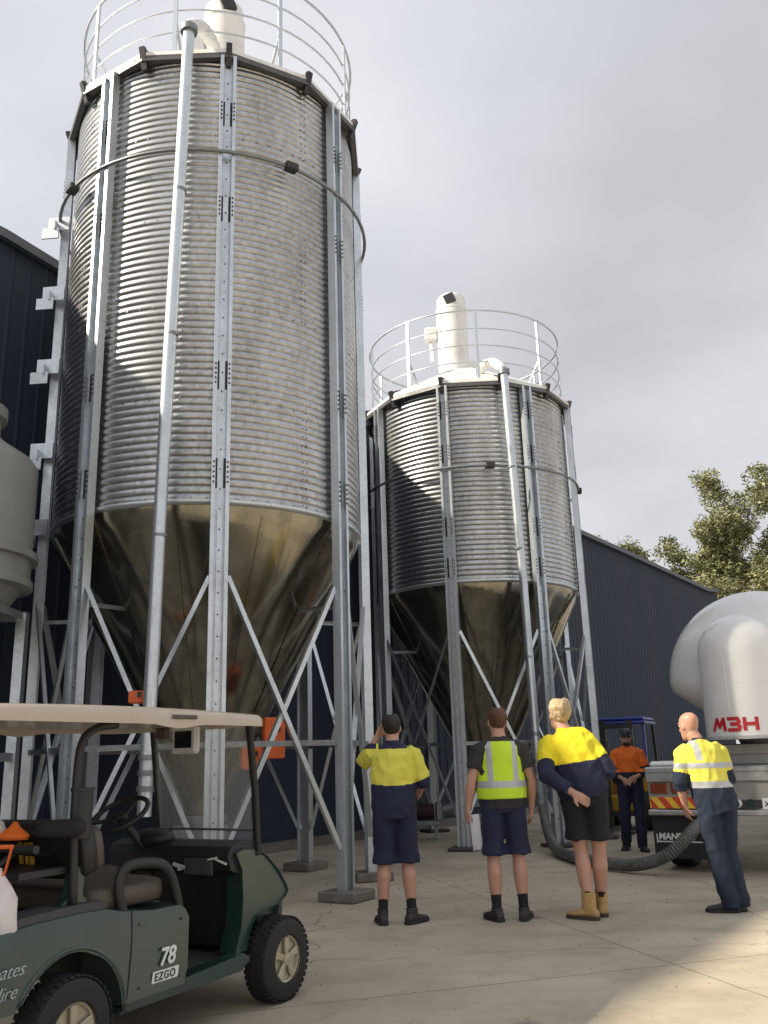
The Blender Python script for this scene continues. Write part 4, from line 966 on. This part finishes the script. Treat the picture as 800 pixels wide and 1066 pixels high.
    # ---- trousers / shorts
    def fold_legs(zend, r0, r1, name, m, sd):
        b = MB(); loft(b, [J['pel'] - V((0, 0, .10 * s)), J['pel'] - V((0, 0, .03 * s)), J['pel'] + V((0, 0, .05 * s)), J['wai'] - V((0, 0, .03 * s))], [(.150 * s, .125 * s), (.182 * s, .132 * s), (.178 * s, .128 * s), (.165 * s * bk, .12 * s * bk)], latH, 26)
        for h, kn, an in ((J['hL'], J['kL'], J['aL']), (J['hR'], J['kR'], J['aR'])):
            if zend >= .4: 
                e = lerp(h, kn, (h.z - zend * s) / (h.z - kn.z)); loft(b, [h + V((0, 0, .05 * s)), lerp(h, e, .35), lerp(h, e, .75), e], [(.098 * s, .115 * s), (.100 * s, .110 * s), (r0 * s, r0 * 1.06 * s), (r1 * s, r1 * 1.08 * s)], latH, 22)
            else:
                e = an + V((0, 0, .0)); loft(b, [h + V((0, 0, .05 * s)), lerp(h, kn, .35), lerp(h, kn, .8), kn, lerp(kn, e, .3), lerp(kn, e, .75), e + V((0, -.01, .03)), e - V((0, .01, .045))], [(.098 * s, .115 * s), (.098 * s, .108 * s), (.082 * s, .09 * s), (.080 * s, .084 * s), (.080 * s, .086 * s), (.076 * s, .080 * s), (.076 * s, .082 * s), (.072 * s, .080 * s)], latH, 22)
        me = voxel(b, .011, 5); obj_from(me, name, M[m], t, None, folds(.013 if zend < .4 else .010, sd, .6 if zend > .4 else .9, 7))
    if O['legs'] == 'shorts': fold_legs(O.get('hem', .50), .094, O.get('flare', .098), 'shorts', O['legm'], O['sd'])
    else: fold_legs(.05, .08, .075, 'trousers', O['legm'], O['sd'])
    # ---- shirt
    b = MB(); hz = O.get('shirt_hem', .90)
    hem = lerp(J['pel'], J['wai'], (hz * s - J['pel'].z) / (J['wai'].z - J['pel'].z))
    loft(b, [hem, lerp(hem, J['wai'], .5), J['wai'], lerp(J['wai'], J['che'], .5), J['che'], lerp(J['che'], J['nek'], .5), lerp(J['che'], J['nek'], .78), lerp(J['che'], J['nek'], .93), J['nek'] + V((0, 0, .01))],
         [(.190 * s, .142 * s), (.186 * s * bk, .138 * s * bk), (.178 * s * bk, .132 * s * bk), (.186 * s * bk, .138 * s * bk), (.200 * s, .142 * s), (.200 * s, .128 * s), (.168 * s, .102 * s), (.105 * s, .08 * s), (.07 * s, .068 * s)], [latH, latH, latH, lerp(latH, latS, .6), latS, latS, latS, latS, latS], 28)
    hair_n = 0
    sl_ = O.get('sleeve', .6)
    for sh, el, wr in ((J['sL'], J['eL'], J['wL']), (J['sR'], J['eR'], J['wR'])):
        pts = [lerp(sh, J['nek'], .50) - V((0, 0, .035 * s)), lerp(sh, J['nek'], .2) - V((0, 0, .008 * s)), lerp(sh, el, .04)]; rr_ = [.048 * s, .068 * s, .077 * s]
        if sl_ <= 1: pts += [lerp(sh, el, sl_ * .5), lerp(sh, el, sl_)]; rr_ += [.074 * s, .077 * s]
        else: pts += [lerp(sh, el, .5), lerp(sh, el, .85), el, lerp(el, wr, .3), lerp(el, wr, sl_ - 1)]; rr_ += [.075 * s, .071 * s, .070 * s, .062 * s, .052 * s]
        loft(b, pts, rr_, latS, 20)
    me = voxel(b, .0080, 9)
    obj_from(me, O.get('top_name', 'shirt'), [M[q] for q in O['topm']], t, O['topf'](J, s) if O.get('topf') else None, folds(O.get('fold', .013), O['sd'] + 3, .8, 8))
    if O.get('collar'):
        b = MB(); loft(b, [J['nek'] - V((0, 0, .02 * s)), J['nek'] + V((0, .0, .028 * s))], [.074 * s, .066 * s], latS, 20, False); b.build('collar', M[O['collar']], t, smooth=True)
    # vest over the shirt
    if O.get('vest'):
        b = MB(); hv = lerp(J['pel'], J['wai'], (.985 * s - J['pel'].z) / (J['wai'].z - J['pel'].z))
        loft(b, [hv, J['wai'], J['che'] - V((0, 0, .05)), J['che'] + V((0, 0, .04)), lerp(J['che'], J['nek'], .6), lerp(J['che'], J['nek'], .85)], [(.218 * s, .172 * s), (.197 * s * bk, .156 * s * bk), (.200 * s, .160 * s), (.192 * s, .160 * s), (.178 * s, .143 * s), (.140 * s, .112 * s)], latS, 28)
        me = voxel(b, .0085, 4)
        def vf(c, n_):
            z = c.z / s; x_ = c.x / s
            if 1.075 < z < 1.135: return 1
            if z >= 1.1 and .088 < abs(x_) < .135: return 1
            return 0
        obj_from(me, 'vest', [M['lime'], M['tape']], t, vf, folds(.004, 2, .6, 7))
    # ---- socks, footwear
    for an, kn, td, nm in ((J['aL'], J['kL'], J['tL'], 'L'), (J['aR'], J['kR'], J['tR'], 'R')):
        f = V((td[0], td[1], 0)).normalized(); l = f.cross(V((0, 0, 1)))
        sk = O.get('sock', .20)
        if O['legs'] == 'shorts':
            b = MB(); tp = lerp(an, kn, (sk * s - an.z) / (kn.z - an.z)); a_ = lerp(an, kn, max(0, (O.get('boot_h', .1) - .035) * s - an.z) / (kn.z - an.z)); loft(b, [a_, lerp(a_, tp, .2), lerp(a_, tp, .6), tp], [(.042 * s, .05 * s), (.041 * s, .049 * s), (.043 * s, .05 * s), (.046 * s, .052 * s)], latH, 16); b.build('sock', M['sock'], t, smooth=True, angle=50)
        ht = O.get('boot_h', .095) * s; an0 = V((an.x, an.y, 0)); b = MB()
        rl = []
        for y_, w_, h_ in ((-.075, .022, .055), (-.068, .034, .075), (-.04, .040, .09), (.0, .041, .092), (.05, .043, .085), (.10, .050, .066), (.145, .051, .058), (.18, .042, .05), (.20, .024, .038)):
            ring = []
            for q in range(16):
                a = 2 * pi * q / 16; ca, sa = cos(a), sin(a)
                ring.append(an0 + f * (y_ + .0) * s + l * (math.copysign(abs(ca) ** .8, ca) * w_ * s) + V((0, 0, (.018 + (h_ - .018) * (.5 + .5 * math.copysign(abs(sa) ** .8, sa))) * s)))
            rl.append(ring)
        b.rings(rl); loft(b, [V((an.x, an.y, .05 * s)), V((an.x, an.y, .08 * s)), lerp(V((an.x, an.y, ht)), V((an.x, an.y, ht)) + (kn - an).normalized() * .02, .5)], [(.045 * s, .062 * s), (.046 * s, .060 * s), (.050 * s, .058 * s)], l, 16)
        me = voxel(b, .007, 3); so = obj_from(me, 'boot' if O.get('boot_h') else 'shoe', M[O['shoem']], t, None, folds(.0025, 5, 1, 22))
        b = MB(); out = []
        for z_, gw in ((0, .0), (.004, .004), (.026, .004), (.03, 0)):
            out.append([an0 + f * y_ * s + l * w_ * s + V((0, 0, z_ * s)) for y_, w_ in [(-.082 - gw, .0), (-.07, .032 + gw), (-.02, .041 + gw), (.05, .045 + gw), (.11, .053 + gw), (.16, .050 + gw), (.195, .032 + gw), (.208 + gw, 0), (.195, -.032 - gw), (.16, -.050 - gw), (.11, -.053 - gw), (.05, -.045 - gw), (-.02, -.041 - gw), (-.07, -.032 - gw)]])
        b.rings(out); b.build('sole', M[O.get('solem', 'rubber')], so, smooth=True, angle=40)
    # ---- hair
    if O.get('hair'):
        th = O.get('hair_t', .010); b = MB(); rl = []; NQ = 48
        prof = []
        for i in range(25):
            z = -.085 + (.121 + .085) * i / 24
            for (z0, a0_, b0_, y0_), (z1, a1_, b1_, y1_) in zip(HEADP, HEADP[1:]):
                if z0 <= z <= z1: u = (z - z0) / (z1 - z0); prof.append((z, a0_ + (a1_ - a0_) * u, b0_ + (b1_ - b0_) * u, y0_ + (y1_ - y0_) * u)); break
        for z, rx, ry, yo in prof:
            ring = []
            for q in range(NQ):
                a = 2 * pi * q / NQ; fx = sin(a)         # +1 = face
                line = -.055 + .05 * max(0, fx + .9) + .10 * max(0, fx) ** .6 + (.03 if abs(cos(a)) > .93 and abs(fx) < .35 else 0)
                inh = min(1, max(0, (z - line) / .018)); thk = th * (1.0 + (.5 * max(0, z) / .12)) 
                nz = noise.noise(V((cos(a) * 3, sin(a) * 3, z * 26)) * O.get('hf', 1.6)) * th * .55 + noise.noise(V((cos(a) * 13, sin(a) * 13, z * 14))) * th * .5
                ff = (.90 + inh * (.10 + (thk + nz) / .085)); cz = .03
                ring.append(hm @ V((cos(a) * rx * ff, -.008 + (yo + .008 + sin(a) * ry) * ff, cz + (z - cz) * (ff if z > cz else 1))))
            rl.append(ring)
        b.rings(rl); b.build('hair', M[O['hair']], t, smooth=True)
    return t, J, hm, gL, gR

def hm_mesh(mb, hm): mb.v = [tuple(hm @ V(v)) for v in mb.v]; return mb

# 1: the filming man, yellow over navy
def top1(J, s):
    def f(c, n_):
        z = c.z / s
        if z < 1.155 - .015 * cos(c.x * 9): return 1
        if z > 1.455 and c.y < .03 and abs(c.x) < .13 * s: return 1
        for sh, el in ((J['sL'], J['eL']), (J['sR'], J['eR'])):
            d = el - sh; u = (c - sh).dot(d) / d.length_squared
            if u > .92 and (c - sh - d * u).length < .11: return 1
        if c.z > J['sL'].z + .02 and c.x < -.15 * s: return 1
        return 0
    return f
person('man filming with raised left arm, yellow and navy work shirt, navy shorts', (0.01, 8.38), radians(4), 1.79,
       dict(eL=(-.265, .16, 1.33), wL=(-.125, .17, 1.57), nL=(.5, -.3, .3), curlL=.9, sL=(-.18, .0, 1.44), eR=(.27, -.0, 1.17), wR=(.27, .22, 1.09), hr=radians(-3), hp=radians(3), sR=(.18, -.01, 1.41),
            kL=(-.10, .02, .50), aL=(-.125, -.01, .085), kR=(.11, .02, .50), aR=(.125, -.04, .085), tL=(-.1, 1), tR=(.75, .8), bulk=1.1),
       dict(legs='shorts', legm='navy', hem=.49, flare=.108, sd=1, topm=['yel', 'navy'], topf=top1, sleeve=1.02, shirt_hem=.86, hair='hair_dark', hair_t=.008, shoem='shoe', sock=.25, collar='navy', boot_h=.12))
# 2: charcoal tee with lime vest
t2, J2, hm2, gL2, gR2 = person('man in lime reflective vest over charcoal tee holding rolled papers', (.98, 8.38), radians(2), 1.82,
       dict(eL=(-.265, -.02, 1.13), wL=(-.30, .03, .90), eR=(.27, -.01, 1.14), wR=(.27, .09, .90), nL=(.9, .25, 0), hp=radians(6), hr=radians(2), kL=(-.105, .01, .50), aL=(-.105, -.02, .085), kR=(.115, .01, .50), aR=(.125, -.02, .085), tL=(-.35, 1), tR=(.35, 1), bulk=1.12, curlL=1.0),
       dict(legs='shorts', legm='navy', hem=.525, flare=.112, sd=2, topm=['charcl'], sleeve=.62, shirt_hem=.90, vest=True, hair='hair_red', hair_t=.009, shoem='shoe', sock=.22, top_name='tee_shirt'))
b = MB(); a = radians(2)
pc = Matrix.Rotation(a, 3, 'Z') @ V(gL2) + V((.98, 8.38, 0))
pp = []
for i in range(2):
    for q in range(15):
        u = q / 14; ph = -1.1 + 2.2 * u; pp.append(V(((u - .5) * .10, .03 * cos(ph * 1.3) - .02, -.22 + i * .30)))
b.add(pp, [(q, q + 1, 15 + q + 1, 15 + q) for q in range(14)]); b.add([p + V((.004, .006, .005)) for p in pp], [(q, q + 1, 15 + q + 1, 15 + q) for q in range(14)])
pa = b.build('papers', M['paper'], smooth=True, fix=False); pa.location = pc + V((.035, -.03, -.03)); pa.rotation_euler = (radians(6), radians(-8), radians(25)); tag(pa, 'bent white sheets of paper in the left hand of the man in lime vest', 'papers')
# 3: blond in yellow/navy, hands behind
def top3(J, s):
    def f(c, n_):
        for sh, el in ((J['sL'], J['eL']), (J['sR'], J['eR'])):
            d = el - sh; u = (c - sh).dot(d) / d.length_squared
            if u > .66 and (c - sh - d * u).length < .10 * s: return 1
            if u > 0 and (c - el).length < .10: return 1
        if c.z / s < 1.20 + .12 * c.x: return 1
        return 0
    return f
person('tall blond person leaning left, hands behind back, yellow and navy shirt, black shorts, tan boots', (1.74, 8.36), radians(-14), 1.94,
       dict(pel=(-.03, .0, .96), wai=(-.04, .01, 1.08), che=(-.08, .05, 1.27), nek=(-.15, .10, 1.445), hea=(-.185, .135, 1.60), sL=(-.305, .06, 1.345), sR=(.02, .07, 1.37), eL=(-.31, -.17, 1.10), wL=(-.10, -.20, .955), eR=(.19, .0, 1.13), wR=(.08, .19, .98),
            nL=(0, -1, .2), nR=(-.6, -.6, .2), hL=(-.13, 0, .92), hR=(.06, 0, .92), kL=(-.09, .03, .50), kR=(.055, .04, .50), aL=(-.055, -.08, .085), aR=(.035, .10, .085), tL=(-.9, .45), tR=(-.2, 1), hyw=radians(25), hp=radians(8), bulk=1.15),
       dict(legs='shorts', legm='blackcl', hem=.59, flare=.115, sd=5, topm=['yel2', 'navy'], topf=top3, sleeve=1.82, shirt_hem=.90, hair='hair_blond', hair_t=.019, hf=1.5, shoem='boot', boot_h=.19, sock=.25, solem='sole', collar='yel2', fold=.013))
# 4: bald man, hi-vis with tape, navy trousers
def top4(J, s):
    def f(c, n_):
        z = c.z / s; ld = c - J['che']
        for sh, el in ((J['sL'], J['eL']), (J['sR'], J['eR'])):
            d = el - sh; u = (c - sh).dot(d) / d.length_squared
            if u > .70 and (c - sh - d * u).length < .095 * s: return 1
        if z < 1.055: return 1
        if 1.055 <= z < 1.115: return 2
        if 1.225 < z < 1.275: return 2
        if z > 1.30 and -.125 < c.x - J['che'].x < -.075: return 2
        return 0
    return f
person('bald man in yellow shirt with reflective tape and long navy trousers by the hose', (2.94, 8.46), radians(14), 1.76,
       dict(pel=(-.04, .0, .97), wai=(-.07, .01, 1.08), che=(-.10, .03, 1.28), nek=(-.12, .05, 1.47), hea=(-.155, .10, 1.625), sL=(-.275, .06, 1.375), sR=(.075, .03, 1.385), eL=(-.34, .06, 1.11), wL=(-.27, .13, .89), eR=(.14, .02, 1.12), wR=(.07, .20, 1.0),
            hL=(-.135, 0, .92), hR=(.055, 0, .92), kL=(-.075, .03, .50), kR=(.055, .03, .50), aL=(-.03, -.02, .085), aR=(.10, .02, .085), tL=(-.85, .5), tR=(.3, 1), hyw=radians(12), bulk=1.08, curlL=.9, hp=radians(-6)),
       dict(legs='trousers', legm='navy2', sd=4, topm=['yel', 'navy2', 'tape'], topf=top4, sleeve=1.02, shirt_hem=.84, shoem='shoe', collar='navy', fold=.013))
# 5: man in orange facing the camera
def top5(J, s):
    def f(c, n_):
        if c.z / s < 1.13: return 1
        for sh, el in ((J['sL'], J['eL']), (J['sR'], J['eR'])):
            d = el - sh; u = (c - sh).dot(d) / d.length_squared
            if u > .72 and (c - sh - d * u).length < .095 * s: return 1
        return 0
    return f
t5, J5, hm5, _, _ = person('man in orange and navy shirt, dark cap and sunglasses, facing the camera', (3.44, 13.50), radians(168), 1.70,
       dict(eL=(-.26, .0, 1.14), wL=(-.09, .20, 1.06), eR=(.26, .0, 1.14), wR=(.10, .20, 1.03), nL=(.2, -1, 0), nR=(-.2, -1, 0), kL=(-.10, .06, .5), kR=(.11, .0, .5), aL=(-.10, .05, .085), aR=(.13, -.16, .085), tL=(-.2, 1), tR=(.25, 1)),
       dict(legs='trousers', legm='navy', sd=6, topm=['orangecl', 'navy'], topf=top5, sleeve=1.7, shirt_hem=.88, shoem='shoe', hair='hair_dark', hair_t=.007, collar='navy'))
b = MB(); b.lathe([(.086, .045), (.088, .075), (.080, .105), (.055, .130), (0, .138)], 28); b.v = [(x * .94, y * 1.14 - .006, z) for x, y, z in b.v]
b.rings([[V((.07 * cos(a) * (1 - .0), .085 + .085 * sin(a) * (1 if sin(a) > 0 else .3), z)) for a in [2 * pi * q / 24 for q in range(24)]] for z in (.046, .053)])
hm_mesh(b, hm5).build('cap', M['ink'], t5, smooth=True, angle=50)
b = MB()
for sx in (-1, 1): b.ball((sx * .032, .094, .016), (.028, .010, .019), 12)
b.tube([(-.078, .0, .02), (-.066, .085, .02), (0, .103, .022), (.066, .085, .02), (.078, 0, .02)], .004, 6); hm_mesh(b, hm5).build('sunglasses', M['lens'], t5, smooth=True)
b = MB(); b.ball((0, .060, -.085), (.050, .042, .036), 16); hm_mesh(b, hm5).build('beard', M['hair_dark'], t5, smooth=True)

# ------------------------------------------------------------------ trees behind the warehouse
def tree(loc, H, cr, label, seed, nleaf, base=.45, lean=0.):
    rnd = random.Random(seed); t = empty('gum_tree', (loc[0], loc[1], 0), label, 'tree', 'gum trees beyond the warehouse')
    wood = MB(); tips = []
    def limb(p, d, L, r, lev):
        pts = [p]; rr = [r]; q = V(p); dd = V(d)
        for i in range(6):
            dd = (dd + V((rnd.uniform(-.22, .22), rnd.uniform(-.22, .22), rnd.uniform(-.08, .14)))).normalized(); q = q + dd * L / 6; pts.append(q.copy()); rr.append(r * (1 - .62 * (i + 1) / 6))
            if lev >= 2 and i >= 2: tips.append((q.copy(), lev))
        wood.tube(pts, rr, 7 if lev else 10)
        if lev < 3:
            for c in range(4 if lev else 7):
                i = rnd.randint(2, 6) if lev else rnd.randint(3, 6); a = rnd.uniform(0, 2 * pi); sp = rnd.uniform(.55, 1.1)
                nd = (dd + V((cos(a) * sp, sin(a) * sp, rnd.uniform(-.15, .5)))).normalized(); limb(pts[i], nd, L * rnd.uniform(.5, .72) * (cr if lev == 0 else 1), rr[i] * .68, lev + 1)
    limb(V((0, 0, 0)), V((lean, 0, 1)), H * base, H * .020, 0)
    wood.build('trunk', M['bark'], t, smooth=True)
    n = len(tips); cl = []
    for p, lev in tips: cl.append((p, rnd.uniform(.5, 1.0) * H * .062, rnd.random()))
    vs, fs, tone = [], [], []
    per = max(4, nleaf // max(1, n))
    for c, r, tn in cl:
        for _ in range(per):
            v = V((rnd.gauss(0, 1), rnd.gauss(0, 1), rnd.gauss(0, .6))); v = v.normalized() * r * rnd.random() ** .45; v.z *= .65; p = c + v
            a = rnd.uniform(0, 2 * pi); L = rnd.uniform(.07, .14) * H / 14; d = V((cos(a), sin(a), rnd.uniform(-1.2, .3))).normalized(); w = d.cross(V((rnd.gauss(0, 1), rnd.gauss(0, 1), rnd.gauss(0, 1)))).normalized() * L * .36
            o = len(vs); vs += [p - d * L, p + w, p + d * L, p - w]; fs.append((o, o + 1, o + 2, o + 3)); tt = min(1, max(0, tn * .6 + rnd.uniform(0, .4))); tone += [tt] * 4
    me = bpy.data.meshes.new('crown'); me.from_pydata([tuple(v) for v in vs], [], fs); at = me.attributes.new('tone', 'FLOAT', 'POINT'); at.data.foreach_set('value', tone); me.materials.append(M['leaf']); me.update()
    o = bpy.data.objects.new('crown', me); COL.objects.link(o); o.parent = t
    return t
tree((21.3, 45), 14.2, 1.3, 'large gum tree with gappy olive crown behind the tanker', 3, 85000, .46, -.02)
tree((26.5, 50), 13.5, 1.0, 'second gum tree at the right edge behind the tanker', 5, 14000, .50)
tree((16.15, 58), 16.4, .5, 'small distant treetop just above the warehouse roof right of the short silo', 21, 5000, .60)

# ------------------------------------------------------------------ light, sky, camera
SUN_AZ = radians(194.5); SUN_EL = radians(34.7)
sd = V((cos(SUN_AZ) * cos(SUN_EL), sin(SUN_AZ) * cos(SUN_EL), sin(SUN_EL)))
ld = bpy.data.lights.new('sun', 'SUN'); ld.energy = 5.0; ld.angle = radians(1.2); ld.color = (1, .89, .72)
lo = bpy.data.objects.new('sun', ld); COL.objects.link(lo); lo.rotation_euler = sd.to_track_quat('Z', 'Y').to_euler(); lo.location = (-20, -20, 30)

w = bpy.data.worlds.new('World'); SC.world = w; w.use_nodes = True; nt = w.node_tree; N, L = nt.nodes, nt.links; N.clear()
out = N.new('ShaderNodeOutputWorld'); sky = N.new('ShaderNodeTexSky'); sky.sky_type = 'NISHITA'; sky.sun_disc = False; sky.sun_elevation = SUN_EL; sky.sun_rotation = pi / 2 - SUN_AZ
bg1 = N.new('ShaderNodeBackground'); bg1.inputs[1].default_value = .11; L.new(sky.outputs[0], bg1.inputs[0])
tc = N.new('ShaderNodeTexCoord'); sx = N.new('ShaderNodeSeparateXYZ'); L.new(tc.outputs['Generated'], sx.inputs[0])
mz = N.new('ShaderNodeMath'); mz.operation = 'MAXIMUM'; mz.inputs[1].default_value = .0; L.new(sx.outputs['Z'], mz.inputs[0])
az = N.new('ShaderNodeMath'); az.inputs[1].default_value = .22; L.new(mz.outputs[0], az.inputs[0])
dv = N.new('ShaderNodeVectorMath'); dv.operation = 'DIVIDE'; L.new(tc.outputs['Generated'], dv.inputs[0]); cb = N.new('ShaderNodeCombineXYZ')
for i in range(3): L.new(az.outputs[0], cb.inputs[i])
L.new(cb.outputs[0], dv.inputs[1])
mp = N.new('ShaderNodeMapping'); mp.inputs['Scale'].default_value = (1, 1, .3); mp.inputs['Location'].default_value = (2.3, .7, 0); L.new(dv.outputs[0], mp.inputs[0])
n1 = N.new('ShaderNodeTexNoise'); n1.inputs['Scale'].default_value = 1.0; n1.inputs['Detail'].default_value = 6; n1.inputs['Roughness'].default_value = .48; L.new(mp.outputs[0], n1.inputs['Vector'])
cr = N.new('ShaderNodeValToRGB'); e = cr.color_ramp.elements; e[0].position = .28; e[0].color = (.37, .375, .395, 1); e[1].position = .68; e[1].color = (.67, .672, .695, 1)
em = cr.color_ramp.elements.new(.5); em.color = (.52, .524, .556, 1)
L.new(n1.outputs['Fac'], cr.inputs[0])
bg2 = N.new('ShaderNodeBackground'); bg2.inputs[1].default_value = 1.0; L.new(cr.outputs[0], bg2.inputs[0])
# cloud cover, nearly complete, with thin places where the sky shows
n2 = N.new('ShaderNodeTexNoise'); n2.inputs['Scale'].default_value = .7; n2.inputs['Detail'].default_value = 4; L.new(mp.outputs[0], n2.inputs['Vector'])
mr = N.new('ShaderNodeMapRange'); mr.inputs['From Min'].default_value = .3; mr.inputs['From Max'].default_value = .5; mr.inputs['To Min'].default_value = .75; mr.inputs['To Max'].default_value = 1.0; L.new(n2.outputs['Fac'], mr.inputs['Value'])
ms = N.new('ShaderNodeMixShader'); L.new(mr.outputs[0], ms.inputs[0]); L.new(bg1.outputs[0], ms.inputs[1]); L.new(bg2.outputs[0], ms.inputs[2]); L.new(ms.outputs[0], out.inputs[0])

cd = bpy.data.cameras.new('camera'); cam = bpy.data.objects.new('camera', cd); COL.objects.link(cam); SC.camera = cam
p, r = radians(15.33), radians(1.74)
fw = V((0, cos(p), sin(p))); rt = V((1, 0, 0)); up = rt.cross(fw); rt2 = rt * cos(r) - up * sin(r); up2 = up * cos(r) + rt * sin(r)
cam.matrix_world = Matrix.Translation((0, 0, 1.4)) @ Matrix((rt2, up2, -fw)).transposed().to_4x4()
cd.sensor_fit = 'HORIZONTAL'; cd.sensor_width = 36; cd.lens = 928 / 800 * 36; cd.clip_start = .05; cd.clip_end = 2000
SC.view_settings.view_transform = 'Standard'; SC.view_settings.look = 'None'; SC.view_settings.exposure = .52; SC.view_settings.gamma = 1
SC.view_settings.use_curve_mapping = False
